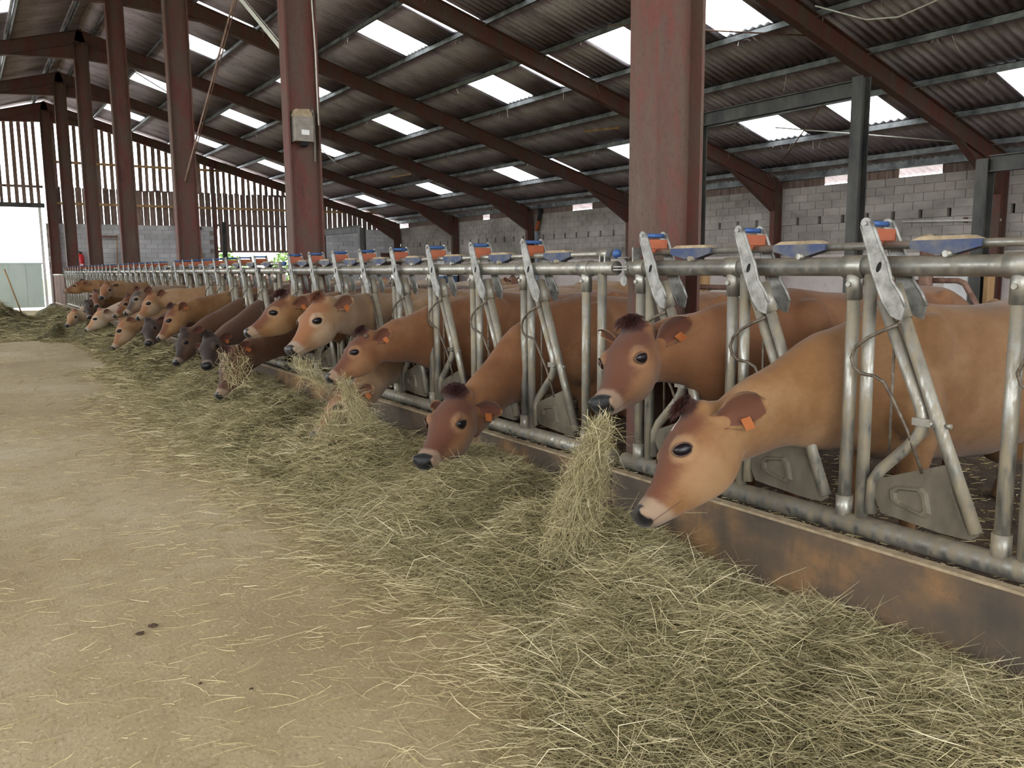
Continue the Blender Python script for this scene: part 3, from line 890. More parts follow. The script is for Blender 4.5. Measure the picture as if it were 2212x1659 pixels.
def hair_mat():
    t = NT('poll_hair')
    a = t.n('ShaderNodeAttribute', attribute_type='OBJECT', attribute_name='poll')
    r = t.n('ShaderNodeAttribute', attribute_name='rnd')
    vm = t.n('ShaderNodeVectorMath', operation='SCALE'); t.l(a.outputs['Color'], vm.inputs[0])
    t.l(t.math('ADD', 0.7, t.math('MULTIPLY', r.outputs['Fac'], 0.7)), vm.inputs['Scale'])
    t.color(vm.outputs[0]); t.rough(0.6)
    MAT['poll_hair'] = t.m
hair_mat()

# ribbons: many thin curved blades as one mesh (numpy)
def ribbons(name, base, d, length, width, bend, mat, rnd=None, seg=3, wob=0.0):
    """base (n,3) start, d (n,3) unit direction, length (n), width (n), bend (n,3) sideways sag at the tip"""
    n = len(base)
    t = np.linspace(0, 1, seg + 1)
    P = base[:, None, :] + d[:, None, :] * (length[:, None] * t[None, :])[:, :, None] + bend[:, None, :] * (t[None, :, None] ** 2)
    if wob:
        w1 = np.cross(d, RNG.normal(size=(n, 3))); w1 /= (np.linalg.norm(w1, axis=1, keepdims=True) + 1e-9)
        P = P + w1[:, None, :] * (wob * length[:, None] * np.sin(np.pi * t[None, :] * RNG.uniform(0.8, 2.6, n)[:, None]) * RNG.normal(0, 1, n)[:, None])[:, :, None]
    rv = RNG.normal(size=(n, 3)); rv[:, 2] *= 0.35
    s = np.cross(d, rv); s /= (np.linalg.norm(s, axis=1, keepdims=True) + 1e-9)
    wt = width[:, None] * np.array([1.0] + [0.95] * (seg - 1) + [0.35])[None, :] * 0.5
    A = P - s[:, None, :] * wt[:, :, None]; B = P + s[:, None, :] * wt[:, :, None]
    V = np.stack([A, B], axis=2).reshape(-1, 3)
    m_ = (seg + 1) * 2
    idx = np.arange(n)[:, None] * m_
    F = []
    for k in range(seg):
        F.append(np.stack([idx[:, 0] + 2 * k, idx[:, 0] + 2 * k + 1, idx[:, 0] + 2 * k + 3, idx[:, 0] + 2 * k + 2], axis=1))
    F = np.stack(F, axis=1).reshape(-1)
    nf = n * seg
    me = bpy.data.meshes.new(name)
    me.vertices.add(len(V)); me.vertices.foreach_set('co', V.astype(np.float32).ravel())
    me.loops.add(nf * 4); me.loops.foreach_set('vertex_index', F.astype(np.int32))
    me.polygons.add(nf); me.polygons.foreach_set('loop_start', np.arange(0, nf * 4, 4, dtype=np.int32))
    me.update(calc_edges=True)
    if rnd is None: rnd = RNG.random(n)
    at = me.attributes.new('rnd', 'FLOAT', 'POINT')
    at.data.foreach_set('value', np.repeat(rnd, m_).astype(np.float32))
    me.materials.append(M(mat))
    return me

def ring(c, side, upv, w, top, bot, n=26, narrow=0.0, sq=2.0):
    out = []
    for j in range(n):
        an = 2 * math.pi * j / n
        ca, sa = math.cos(an), math.sin(an)
        e = 2.0 / sq
        x = math.copysign(abs(ca) ** e, ca) * w
        z = math.copysign(abs(sa) ** e, sa)
        if z < 0:
            x *= 1 - narrow * z * z
            z *= bot
        else:
            z *= top
        out.append(c + side * x + upv * z)
    return out

def loft(mb, rings):
    n = len(rings[0]); vs = [v for r in rings for v in r]
    fs = [(i * n + j, i * n + (j + 1) % n, (i + 1) * n + (j + 1) % n, (i + 1) * n + j) for i in range(len(rings) - 1) for j in range(n)]
    fs += [tuple(reversed(range(n))), tuple((len(rings) - 1) * n + j for j in range(n))]
    mb.add(vs, fs)

HEAD = [(-0.075, .050, -.055, -.15, .1), (-0.04, .066, -.01, -.195, .15), (0.0, .080, .012, -.232, .25), (0.05, .095, .020, -.262, .4), (0.10, .106, .027, -.276, .5), (0.155, .111, .030, -.280, .55),
        (0.205, .109, .024, -.272, .55), (0.25, .096, .010, -.252, .5), (0.30, .079, -.002, -.223, .42), (0.35, .067, -.009, -.191, .35), (0.40, .061, -.010, -.160, .25), (0.435, .062, -.007, -.138, .15),
        (0.462, .064, -.003, -.122, .1), (0.480, .061, -.005, -.108, .1), (0.495, .052, -.013, -.093, .1), (0.507, .037, -.026, -.077, .1), (0.514, .018, -.038, -.062, 0)]
PM = (Vector((0, 0, 0.01)), Vector((0, 0.508, -0.05)))

def interp(tab, t):
    for (a, va), (b, vb) in zip(tab, tab[1:]):
        if t <= b:
            k = (t - a) / (b - a); k = k * k * (3 - 2 * k)
            return va + (vb - va) * k
    return tab[-1][1]

def ear_grid(sgn, S, back, droop, es=0.8, nu=9, nv=8):
    """cupped leaf in head coordinates; returns verts, faces, inner flag"""
    root = Vector((0.082 * sgn, 0.0, -0.10))
    e = Vector((sgn * math.cos(back), -math.sin(back), -droop)).normalized()
    nrm = Vector((sgn * 0.80, 0.60, -0.08)); nrm = (nrm - e * nrm.dot(e)).normalized()
    wv = e.cross(nrm).normalized()
    vs, inner = [], []
    for lay in (0, 1):
        for i in range(nu + 1):
            u = i / nu
            w = 0.074 * math.sqrt(max(0.003, 1 - ((u - 0.56) / 0.455) ** 2))
            if u < 0.25: w = max(w, 0.038)
            for j in range(nv + 1):
                v = -1 + 2 * j / nv
                cup = 0.040 * (v * v) * (1 - 0.55 * u) - 0.018 * math.sin(math.pi * u)
                p = root + e * ((0.20 * u - 0.02) * es) + wv * (w * v * es) + nrm * (es * cup + (0.0 if lay == 0 else 0.0065 * (1 - abs(v) ** 4) * (1 - u ** 6) + 0.001))
                vs.append(p); inner.append((-1.0 if (abs(v) > 0.95 or u > 0.97) and u > 0.15 else lay * (1.0 if 0.1 < u else 0)))
    m_ = (nu + 1) * (nv + 1); fs = []
    for lay in (0, 1):
        for i in range(nu):
            for j in range(nv):
                a = lay * m_ + i * (nv + 1) + j
                q = (a, a + 1, a + nv + 2, a + nv + 1)
                fs.append(q if lay else q[::-1])
    for i in range(nu):
        for j in (0, nv):
            a = i * (nv + 1) + j; b = a + nv + 1
            fs.append((a, b, m_ + b, m_ + a))
    return vs, fs, inner

def leg(mb, pts):
    mb.tube([p[0] for p in pts], [p[1] for p in pts], 12)

ZF = 0.12
BODY = [(0.40, .20, 1.27, .60), (0.52, .245, 1.315, .555), (0.66, .268, 1.335, .53), (0.95, .295, 1.305, .50), (1.3, .325, 1.288, .475), (1.65, .325, 1.30, .50), (1.92, .285, 1.325, .58), (2.12, .235, 1.315, .70), (2.27, .17, 1.27, .84), (2.33, .08, 1.2, .98)]

def make_cow(name, poll, muz, yc, label, colors, vox=0.016, dorsal=(0, 0, 1), back=0.55, droop=0.30, tag_left=True, hair=140, dy=0.0, shag=1.0, es=0.8, tag_text=None, yaw=0.0, zoff=0.0, xoff=0.0, decim=1.0):
    poll = Vector(poll); muz = Vector(muz)
    lv = PM[1] - PM[0]
    S = (muz - poll).length / lv.length
    # head frame: the local vector poll->muzzle maps on the given one, dorsal side as high as it goes, then rolled
    f = (muz - poll).normalized()
    upw = Vector(dorsal); upw = (upw - f * upw.dot(f)).normalized()
    rgt = f.cross(upw).normalized()
    lf = lv.normalized(); lu = Vector((1, 0, 0)).cross(lf).normalized()
    Rw = Matrix((rgt, f, upw)).transposed(); Rl = Matrix((Vector((1, 0, 0)), lf, lu)).transposed()
    R = Rw @ Rl.transposed()
    H = (Matrix.Translation(poll) @ (R * S).to_4x4() @ Matrix.Translation(-PM[0]))
    Hi = H.inverted()
    mb = MB()
    # trunk; local frame of the trunk: x away from the fence
    TB = Matrix.Translation((xoff, yc + dy, zoff)) @ Matrix.Rotation(yaw, 4, 'Z')
    rings = []
    for x, w, top, bot in BODY:
        c = TB @ Vector((x, 0, (top + bot) / 2 * 1.02)); hz = (top + bot) / 2 * 1.02
        sd = (TB.to_3x3() @ Vector((0, 1, 0)))
        rings.append(ring(c, sd, Vector((0, 0, 1)), w, top - hz, hz - bot, 28, 0.0, 2.25))
    loft(mb, rings)
    # hip and shoulder bones
    for s in (-1, 1):
        for q, r in (((1.90, s * 0.19, 1.225), 0.065), ((2.22, s * 0.12, 1.13), 0.08), ((0.62, s * 0.17, 1.12), 0.13), ((0.50, s * 0.19, 0.86), 0.14)):
            p = TB @ Vector(q); mb.sphere(p, r, 12, 8, (1.2, 0.8, 1.25))
    p = TB @ Vector((1.78, 0, 0.53)); mb.sphere(p, 0.2, 14, 10, (1.0, 0.95, 0.85))
    # neck
    P0 = TB @ Vector((0.52, 0, 0.95)); P3 = H @ Vector((0, 0.045, -0.145))
    P1 = P0 + (TB.to_3x3() @ Vector((-0.42, 0, 0.02 + 0.25 * max(0, poll.z - 1.15))))
    dv = (P0 - P3); dv.normalize()
    P2 = P3 + (dv * 0.75 + (H.to_3x3() @ Vector((0, -1, 0.35))).normalized() * 0.45).normalized() * 0.26
    rings = []; NN = 15
    for i in range(NN):
        t = i / (NN - 1)
        c = P0 * (1 - t) ** 3 + P1 * 3 * t * (1 - t) ** 2 + P2 * 3 * t * t * (1 - t) + P3 * t ** 3
        tg = (P1 - P0) * 3 * (1 - t) ** 2 + (P2 - P1) * 6 * t * (1 - t) + (P3 - P2) * 3 * t * t
        tg.normalize()
        sd = tg.cross(Vector((0, 0, 1))).normalized(); uu = sd.cross(tg).normalized()
        w = interp([(0, .215), (.3, .14), (.65, .108), (1, .088 * S)], t)
        tp = interp([(0, .36), (.3, .275), (.65, .17), (1, .115 * S)], t)
        bt = interp([(0, .38), (.3, .30), (.65, .20), (1, .15 * S)], t)
        rings.append(ring(c, sd, uu, w, tp, bt, 26, 0.25, 2.0))
    loft(mb, rings)
    # head
    rings = []
    for y, w, top, bot, nar in HEAD:
        mid = (top * 0.62 + bot * 0.38)
        c = H @ Vector((0, y, mid)); Rm = H.to_3x3()
        rings.append(ring(c, Rm @ Vector((1, 0, 0)), Rm @ Vector((0, 0, 1)), w, top - mid, mid - bot, 28, nar, 2.3))
    loft(mb, rings)
    # brows, poll knob, jaw muscles, nostril wings
    for s in (-1, 1):
        for q, r, sc in (((s * 0.082, 0.195, 0.0), 0.026, (0.8, 1.6, 0.7)), ((s * 0.043, 0.475, -0.026), 0.024, (1, 0.9, 1)), ((s * 0.04, 0.0, -0.03), 0.045, (1, 1, 1))):
            nu_, nv_ = 12, 8
            k = MB().sphere((0, 0, 0), r, nu_, nv_, sc)
            mb.add([H @ (Vector(v) + Vector(q)) for v in k.v], k.f)
    k = MB().sphere((0, 0, 0), 0.046, 12, 8, (0.95, 0.85, 0.9)); mb.add([H @ (Vector(v) + Vector((0, 0.0, 0.022))) for v in k.v], k.f)
    # legs, tail
    for s in (-1, 1):
        T = lambda x, y, z: TB @ Vector((x, y, z))
        leg(mb, [(T(0.60, s * 0.15, 0.85), 0.13), (T(0.58, s * 0.155, 0.62), 0.085), (T(0.55, s * 0.15, ZF + 0.33 - zoff), 0.05), (T(0.56, s * 0.15, ZF + 0.12 - zoff), 0.036), (T(0.54, s * 0.15, ZF + 0.07 - zoff), 0.05), (T(0.52, s * 0.15, ZF - zoff), 0.055)])
        leg(mb, [(T(2.02, s * 0.15, 0.98), 0.19), (T(1.96, s * 0.17, 0.72), 0.13), (T(2.17, s * 0.16, ZF + 0.42 - zoff), 0.062), (T(2.12, s * 0.16, ZF + 0.14 - zoff), 0.042), (T(2.09, s * 0.16, ZF + 0.07 - zoff), 0.052), (T(2.06, s * 0.16, ZF - zoff), 0.058)])
    leg(mb, [(TB @ Vector((2.28, 0, 1.24)), 0.045), (TB @ Vector((2.38, 0, 1.12)), 0.035), (TB @ Vector((2.40, 0, 0.8)), 0.026), (TB @ Vector((2.39, 0, 0.5)), 0.045), (TB @ Vector((2.38, 0, 0.36)), 0.03)])
    tmp = bpy.data.meshes.new('tmp'); tmp.from_pydata(mb.v, [], mb.f)
    to = bpy.data.objects.new('tmp', tmp); COL.objects.link(to)
    bmn = bmesh.new(); bmn.from_mesh(tmp); bmesh.ops.recalc_face_normals(bmn, faces=bmn.faces); bmn.to_mesh(tmp); bmn.free()
    md = to.modifiers.new('r', 'REMESH'); md.mode = 'VOXEL'; md.voxel_size = vox; md.use_smooth_shade = True
    ms = to.modifiers.new('s', 'SMOOTH'); ms.factor = 0.5; ms.iterations = 5
    dg = bpy.context.evaluated_depsgraph_get()
    ev = to.evaluated_get(dg); em = ev.to_mesh()
    nvt = len(em.vertices)
    co = np.empty(nvt * 3, np.float32); em.vertices.foreach_get('co', co); co = co.reshape(-1, 3)
    nl = len(em.loops); li = np.empty(nl, np.int32); em.loops.foreach_get('vertex_index', li)
    npl = len(em.polygons); ls = np.empty(npl, np.int32); em.polygons.foreach_get('loop_start', ls)
    ev.to_mesh_clear(); bpy.data.objects.remove(to); bpy.data.meshes.remove(tmp)
    # ears joined to the same skin
    ev_, ef_, ei_ = [], [], []
    for s in (-1, 1):
        v, f_, inn = ear_grid(s, S, back, droop, es)
        k = nvt + len(ev_)
        ev_ += [tuple(H @ p) for p in v]; ei_ += inn
        ef_ += [tuple(a + k for a in q) for q in f_]
    co = np.vstack([co, np.array(ev_, np.float32)])
    efl = np.array(ef_, np.int32)
    ls = np.concatenate([ls, nl + 4 * np.arange(len(efl), dtype=np.int32)]); li = np.concatenate([li, efl.ravel()])
    base = Vector((xoff + 1.2, yc + dy, 0))
    cz = co - np.array(base, np.float32)[None, :]
    me = bpy.data.meshes.new(name)
    me.vertices.add(len(co)); me.vertices.foreach_set('co', cz.ravel())
    me.loops.add(len(li)); me.loops.foreach_set('vertex_index', li)
    me.polygons.add(len(ls)); me.polygons.foreach_set('loop_start', ls)
    me.polygons.foreach_set('use_smooth', np.ones(len(ls), bool))
    me.update(calc_edges=True)
    Hn = np.array(Hi)
    hc = co @ Hn[:3, :3].T + Hn[:3, 3]
    hc[nvt:, 1] = -0.3            # ears take the coat colour, not the face masks
    at = me.attributes.new('hc', 'FLOAT_VECTOR', 'POINT'); at.data.foreach_set('vector', hc.astype(np.float32).ravel())
    ea = np.zeros(len(co), np.float32); ea[nvt:] = np.array(ei_, np.float32)
    at = me.attributes.new('ear', 'FLOAT', 'POINT'); at.data.foreach_set('value', ea)
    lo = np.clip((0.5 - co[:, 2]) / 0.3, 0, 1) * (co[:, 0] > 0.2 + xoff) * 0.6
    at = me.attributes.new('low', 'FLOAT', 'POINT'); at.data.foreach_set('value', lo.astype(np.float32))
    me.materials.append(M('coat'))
    o = link('cow', me, None, base)
    tag(o, label, 'cow', 'dairy cows at the feed fence')
    for k_, c_ in zip(('coat', 'face', 'poll', 'pale', 'nose'), colors):
        o[k_] = [v_ * (0.74 if k_ != 'nose' else 0.8) for v_ in lin(c_)]
    def child(nm, mbx, mat):
        c_ = mbx.obj(nm, mat, o); return c_
    mo = Matrix.Translation(-base)
    for s in (-1, 1):
        ec = Vector((s * 0.0985, 0.207, -0.030)); Rz = Matrix.Rotation(s * 0.30, 3, 'Z') @ Matrix.Rotation(s * 0.12, 3, 'Y') @ Matrix.Rotation(0.75, 3, 'X')
        k = MB().sphere((0, 0, 0), 1.0, 14, 10, (0.0225, 0.0375, 0.0255))
        q = MB(); q.add([mo @ H @ (Rz @ Vector(v) + ec) for v in k.v], k.f, True)
        lid = [(s * (0.0125 - 0.012 * (math.cos(a_) ** 2)), 0.0395 * math.cos(a_), 0.0265 * math.sin(a_) * (1.0 if math.sin(a_) > 0 else 0.85)) for a_ in [2 * math.pi * i_ / 18 for i_ in range(19)]]
        ql = MB().tube([mo @ H @ (Rz @ Vector(v) + ec) for v in lid], 0.0036 * S, 6)
        child('eyelid', ql, 'eyelid')
        child('eye', q, 'eye')
    if hair:
        n = hair * 3
        th = RNG.random(n) * 2 * np.pi; rr = np.sqrt(RNG.random(n))
        b = np.stack([0.052 * rr * np.cos(th), 0.004 + 0.045 * rr * np.sin(th), 0.058 - 0.022 * rr ** 2], 1)
        d = np.stack([0.5 * np.cos(th) * rr + RNG.normal(0, .25, n), 0.45 + RNG.normal(0, .25, n), 0.5 + RNG.normal(0, .2, n)], 1)
        d /= np.linalg.norm(d, axis=1, keepdims=True)
        L = RNG.uniform(.012, .032, n) * shag
        A = np.array(mo @ H)
        bw = b @ A[:3, :3].T + A[:3, 3]; dw = d @ A[:3, :3].T; dw /= np.linalg.norm(dw, axis=1, keepdims=True)
        bend = (np.stack([b[:, 0] * 0.4, RNG.uniform(.0, .03, n), -RNG.uniform(.0, .02, n)], 1)) @ A[:3, :3].T
        hm = ribbons('poll_hair', bw, dw, L, np.full(n, 0.0045), bend, 'poll_hair', seg=2)
        h_ = link('poll_hair', hm, o); h_['poll'] = o['poll']; h_['kind'] = 'stuff'
    if tag_left is not None:
        for s in ((-1, 1) if tag_left == 'both' else ((-1,) if tag_left else (1,))):
            e = Vector((s * math.cos(back), -math.sin(back), -droop)).normalized()
            nrm = Vector((s * 0.80, 0.60, -0.08)); nrm = (nrm - e * nrm.dot(e)).normalized(); wv = e.cross(nrm).normalized()
            low = wv if (H.to_3x3() @ wv).z < 0 else -wv
            c0 = Vector((0.082 * s, 0.0, -0.10)) + e * 0.085 * es + low * 0.035 * es + nrm * 0.02
            q = MB(); k = MB().box(-0.018, 0.018, -0.002, 0.002, -0.042, 0.008)
            Bm = Matrix((e, nrm, -low)).transposed()
            q.add([mo @ H @ (c0 + Bm @ Vector(v)) for v in k.v], k.f)
            tg = q.obj('ear_tag', 'ear_tag_orange', o); tg['label'] = 'orange plastic ear tag'
            if tag_text and s == 1:
                cu = bpy.data.curves.new('number', 'FONT'); cu.body = tag_text; cu.size = 0.034; cu.align_x = 'CENTER'; cu.extrude = 0.0004
                xo = bpy.data.objects.new('number', cu); COL.objects.link(xo)
                tm = bpy.data.meshes.new_from_object(xo.evaluated_get(bpy.context.evaluated_depsgraph_get()))
                bpy.data.objects.remove(xo)
                xd = e if e.cross(-low).dot(nrm) > 0 else -e
                for v_ in tm.vertices:
                    v_.co = mo @ H @ (c0 + xd * v_.co.x + (-low) * (v_.co.y - 0.030) + nrm * (0.0026 + v_.co.z))
                tm.name = 'tag_number'; tm.materials.clear(); tm.materials.append(M('near_black'))
                link('tag_number', tm, tg)
    return o

TAN = ((144, 101, 59), (108, 62, 40), (76, 42, 34), (178, 140, 100), (24, 22, 24))
RUST = ((132, 86, 51), (102, 60, 41), (72, 38, 32), (168, 124, 86), (22, 20, 22))
FAWN = ((160, 122, 84), (154, 102, 66), (128, 80, 56), (198, 172, 142), (32, 30, 32))
PALE = ((182, 156, 128), (186, 140, 98), (152, 98, 76), (210, 194, 174), (30, 28, 30))
DARK = ((108, 74, 52), (50, 38, 33), (50, 33, 28), (104, 82, 64), (12, 12, 13))
GREY = ((150, 118, 92), (66, 60, 58), (108, 68, 54), (188, 168, 144), (22, 21, 23))
BRWN = ((108, 74, 52), (88, 56, 42), (78, 44, 36), (150, 118, 90), (18, 17, 18))

def horn_bud(o, poll, muz, dorsal):
    poll = Vector(poll); f = (Vector(muz) - poll).normalized(); d = Vector(dorsal); d = (d - f * d.dot(f)).normalized(); r = f.cross(d)
    k = MB().sphere((0, 0, 0), 0.024, 10, 8, (1, 1, 0.9)); c = poll + f * 0.035 - r * 0.075 - d * 0.02 - Vector(o.location)
    q = MB(); q.add([Vector(v) + c for v in k.v], k.f, True); q.obj('horn_bud', 'eyelid', o)
COWS = [
    ((-0.620, 2.534, 0.956), (-0.963, 2.458, 0.521), 2.38, 'tan cow with a white streak below its dark poll, muzzle down over the kerb', TAN, 0.0141, (-0.703, 0.545, 0.458), 0.75, 0.6),
    ((-0.380, 3.172, 1.270), (-0.741, 2.986, 0.890), 3.06, 'rust-faced cow turned to the alley with hay trailing from its mouth', RUST, 0.0141, (-0.702, -0.086, 0.707), 0.42, -0.3),
    ((-0.550, 4.673, 0.764), (-0.949, 4.412, 0.368), 4.88, 'rust cow with lowered head and both ears tagged, sniffing the hay heap', RUST, 0.0142, (-0.571, -0.291, 0.767), 0.12, 0.22),
    ((-0.619, 6.000, 1.082), (-0.931, 5.977, 0.719), 6.22, 'dark red cow with a bare horn bud and pricked ear, chewing a hay tuft', RUST, 0.0168, (-0.754, 0.153, 0.638), 1.1, 0.1),
    ((-0.660, 6.346, 0.605), (-0.995, 6.185, 0.242), 6.9, 'fawn cow with its face sunk in hay under the red cow', FAWN, 0.0215, (-0.758, 0.142, 0.637), 0.8, 0.2),
    ((-0.700, 6.702, 1.329), (-1.023, 6.558, 0.882), 7.57, 'cream-cheeked cow with raised head and dark muzzle beside the brown-browed cow', FAWN, 0.0168, (-0.768, -0.181, 0.615), 0.9, 0.2),
    ((-0.720, 7.532, 1.326), (-1.097, 7.517, 0.975), 8.24, 'tan cow with a shaggy dark poll looking over the cream-cheeked cow', TAN, 0.0168, (-0.682, 0.068, 0.729), 1.0, 0.2),
    ((-1.020, 8.472, 0.782), (-1.169, 8.302, 0.314), 8.92, 'brown cow with hay strewn on its face, muzzle down in the trough line', BRWN, 0.0215, (-0.954, 0.016, 0.298), 0.7, 0.2),
    ((-0.500, 9.323, 0.893), (-0.712, 9.147, 0.453), 10.2, 'dark brown cow hidden behind the tan shaggy cow, neck stretched down', DARK, 0.0218, (-0.894, -0.041, 0.447), 0.5, 0.3),
    ((-0.850, 9.956, 0.820), (-0.976, 9.551, 0.482), 10.88, 'almost black-faced cow with one upright dark ear, nose in the hay', DARK, 0.0216, (-0.559, -0.423, 0.713), 0.4, 0.1),
    ((-0.900, 10.985, 0.829), (-1.057, 10.763, 0.409), 11.55, 'dark cow with black muzzle below the jaw of the fawn-necked cow', DARK, 0.0265, (-0.855, -0.251, 0.453), 0.5, 0.3),
    ((-0.860, 11.729, 1.104), (-1.060, 11.730, 0.648), 12.24, 'tan cow with a white-edged ear reaching far out over the hay', TAN, 0.0216, (-0.914, 0.055, 0.402), 1.0, 0.0),
    ((-1.041, 12.549, 0.886), (-1.110, 12.176, 0.560), 12.92, 'dark brown cow with a white-rimmed muzzle tucked under its neighbours', DARK, 0.0305, (-0.646, -0.430, 0.631), 0.4, 0.3),
    ((-1.100, 14.403, 0.807), (-1.269, 14.305, 0.347), 14.24, 'pale brown cow with its muzzle buried below the white-faced cow', FAWN, 0.0265, (-0.938, 0.152, 0.311), 0.5, 0.3),
    ((-0.760, 13.752, 1.233), (-0.994, 13.641, 0.824), 13.58, 'fawn cow with pale cheeks next to the charcoal-faced cow', FAWN, 0.0218, (-0.854, -0.089, 0.513), 0.9, 0.0),
    ((-0.800, 14.563, 1.278), (-1.035, 14.452, 0.869), 14.9, 'charcoal-faced cow with a white muzzle ring and red poll', GREY, 0.0218, (-0.850, -0.102, 0.516), 0.9, 0.0),
    ((-0.787, 15.648, 1.153), (-1.057, 15.501, 0.784), 16.2, 'orange-browed cow squeezed behind the charcoal-faced cow', TAN, 0.0265, (-0.766, -0.157, 0.623), 0.7, 0.2),
    ((-1.082, 16.944, 0.879), (-1.347, 16.949, 0.479), 16.9, 'white-faced cow with a ginger nose ridge nibbling at the hay edge', PALE, 0.0265, (-0.833, 0.038, 0.553), 0.8, 0.1),
    ((-0.813, 17.829, 1.346), (-0.982, 17.500, 1.041), 18.24, 'fawn cow with white cheeks staring straight down the alley, ears up', FAWN, 0.0265, (-0.279, -0.572, 0.771), 0.4, -0.3),
    ((-0.948, 18.501, 1.188), (-0.987, 18.151, 0.861), 18.92, 'slim ginger cow peering past the cow with white cheeks', TAN, 0.0305, (-0.643, -0.484, 0.594), 0.4, 0.0),
    ((-1.050, 19.224, 0.957), (-1.045, 18.895, 0.607), 19.6, 'chocolate cow with hanging head between the two ginger cows', DARK, 0.0305, (-0.857, -0.382, 0.347), 0.4, 0.2),
    ((-1.150, 20.430, 0.744), (-1.354, 20.142, 0.391), 20.26, 'pale pinkish cow with only eyes and ears above the hay heap', PALE, 0.0305, (-0.443, -0.552, 0.707), 0.4, 0.1),
    ((-0.877, 21.163, 1.380), (-1.265, 21.260, 1.115), 20.94, 'ginger cow holding its nose level near the end of the row', TAN, 0.0305, (-0.560, 0.016, 0.828), 1.0, 0.1),
]
for poll_, muz_, yc_, lab_, col_, vx_, ro_, ba_, dr_ in COWS:
    cw_ = make_cow('cow', poll_, muz_, yc_, lab_, col_, vox=vx_, dorsal=ro_, back=ba_, droop=dr_, tag_text='85' if 'both ears' in lab_ else None, zoff=0.10 if 'trailing' in lab_ else (0.05 if 'streak' in lab_ else 0.03), es=1.0 if vx_ < 0.01415 else 0.78, shag=2.0 if 'shaggy' in lab_ else 1.0, hair=220 if vx_ < 0.017 else (60 if vx_ < 0.022 else 0), tag_left='both' if 'both ears' in lab_ else (True if vx_ < 0.0217 else None))
    if 'horn bud' in lab_: horn_bud(cw_, poll_, muz_, ro_)
    cw_['streak'] = 1.0 if 'streak' in lab_ else 0.0
# ------------------------------------------------------------------ hay
def vnoise(x, y, seed=0):
    """smooth value noise 0..1 on numpy arrays"""
    r = np.random.default_rng(seed).random((64, 64))
    xi = np.floor(x).astype(int); yi = np.floor(y).astype(int)
    fx = x - xi; fy = y - yi
    fx = fx * fx * (3 - 2 * fx); fy = fy * fy * (3 - 2 * fy)
    g = lambda a, b: r[a % 64, b % 64]
    return (g(xi, yi) * (1 - fx) + g(xi + 1, yi) * fx) * (1 - fy) + (g(xi, yi + 1) * (1 - fx) + g(xi + 1, yi + 1) * fx) * fy

HY = np.array([-3, 0.6, 1.3, 1.96, 2.35, 2.7, 2.96, 3.3, 4.1, 5.2, 6.15, 8.0, 9.5, 11.3, 14, 18, 21, 24, 28, 33.5])
HX = np.array([-2.3, -2.2, -2.0, -1.79, -1.6, -1.42, -1.30, -1.40, -1.5, -1.42, -1.45, -1.62, -1.5, -1.3, -1.2, -1.2, -1.25, -1.3, -1.2, -1.0])
KY = np.array([-3, 1.3, 1.9, 2.4, 2.95, 3.5, 4.0, 4.9, 6.3, 8, 12, 18, 33.5])
KZ = np.array([.16, .15, .10, .11, .13, .22, .25, .27, .22, .22, .25, .28, .28])
MOUNDS = [(-0.75, 3.15, 0.30, 0.32, 0.20), (-0.95, 5.45, 0.33, 0.42, 0.20), (-1.1, 2.0, 0.40, 0.55, 0.10), (-0.95, 6.5, 0.35, 0.5, 0.12), (-1.15, 7.3, 0.3, 0.4, 0.12),
          (-0.8, 8.1, 0.35, 0.5, 0.12), (-1.0, 10.5, 0.35, 0.6, 0.12), (-1.1, 13.0, 0.35, 0.7, 0.12), (-1.15, 17.2, 0.35, 0.9, 0.28), (-1.0, 15.2, 0.35, 0.7, 0.15), (-1.2, 21.5, 0.4, 1.3, 0.42), (-2.7, 29.0, 1.0, 4.0, 0.85), (-1.2, 24.5, 0.6, 2, 0.25)]
def hay_h(x, y):
    xl = np.interp(y, HY, HX) + 0.12 * (vnoise(y * 1.7, y * 0 + 3.3, 5) - 0.5)
    hk = np.interp(y, KY, KZ)
    t = np.clip((x - xl) / (-0.12 - xl), 0, 1)
    h = hk * np.clip(t * 1.5, 0, 1) ** 0.9 + 0.10 * np.sin(np.pi * np.clip(t, 0, 1)) ** 1.2
    for mx, my, sx, sy, a in MOUNDS:
        h = h + a * np.exp(-((x - mx) / sx) ** 2 - ((y - my) / sy) ** 2)
    n = vnoise(x * 3.4, y * 3.0, 1) * 0.62 + vnoise(x * 9, y * 7.5, 2) * 0.38
    edge = np.clip((x - xl + np.where(y > 22, 1.2, 0)) / 0.25, 0, 1)
    big = np.exp(-((x + 2.7) / 1.15) ** 2 - ((y - 29.0) / 4.6) ** 2)
    h = h * (0.30 + 1.15 * n) * np.maximum(edge, np.clip(big * 3, 0, 1))
    # keep below the kerb edge right at the board
    return np.where(x > -0.2, np.minimum(h, 0.33), h)

def heightfield(name, x0, x1, nx, ys, fn, mat, drop=-0.02):
    xs = np.linspace(x0, x1, nx)
    X, Y = np.meshgrid(xs, ys)
    Z = fn(X, Y) + drop
    V = np.stack([X, Y, Z], -1).reshape(-1, 3).astype(np.float32)
    ny = len(ys)
    i = (np.arange(ny - 1)[:, None] * nx + np.arange(nx - 1)[None, :]).ravel()
    F = np.stack([i, i + 1, i + nx + 1, i + nx], 1).ravel().astype(np.int32)
    me = bpy.data.meshes.new(name)
    me.vertices.add(len(V)); me.vertices.foreach_set('co', V.ravel())
    n = len(F) // 4
    me.loops.add(len(F)); me.loops.foreach_set('vertex_index', F)
    me.polygons.add(n); me.polygons.foreach_set('loop_start', np.arange(0, 4 * n, 4, dtype=np.int32))
    me.polygons.foreach_set('use_smooth', np.ones(n, bool))
    me.update(calc_edges=True)
    me.materials.append(M(mat))
    return me
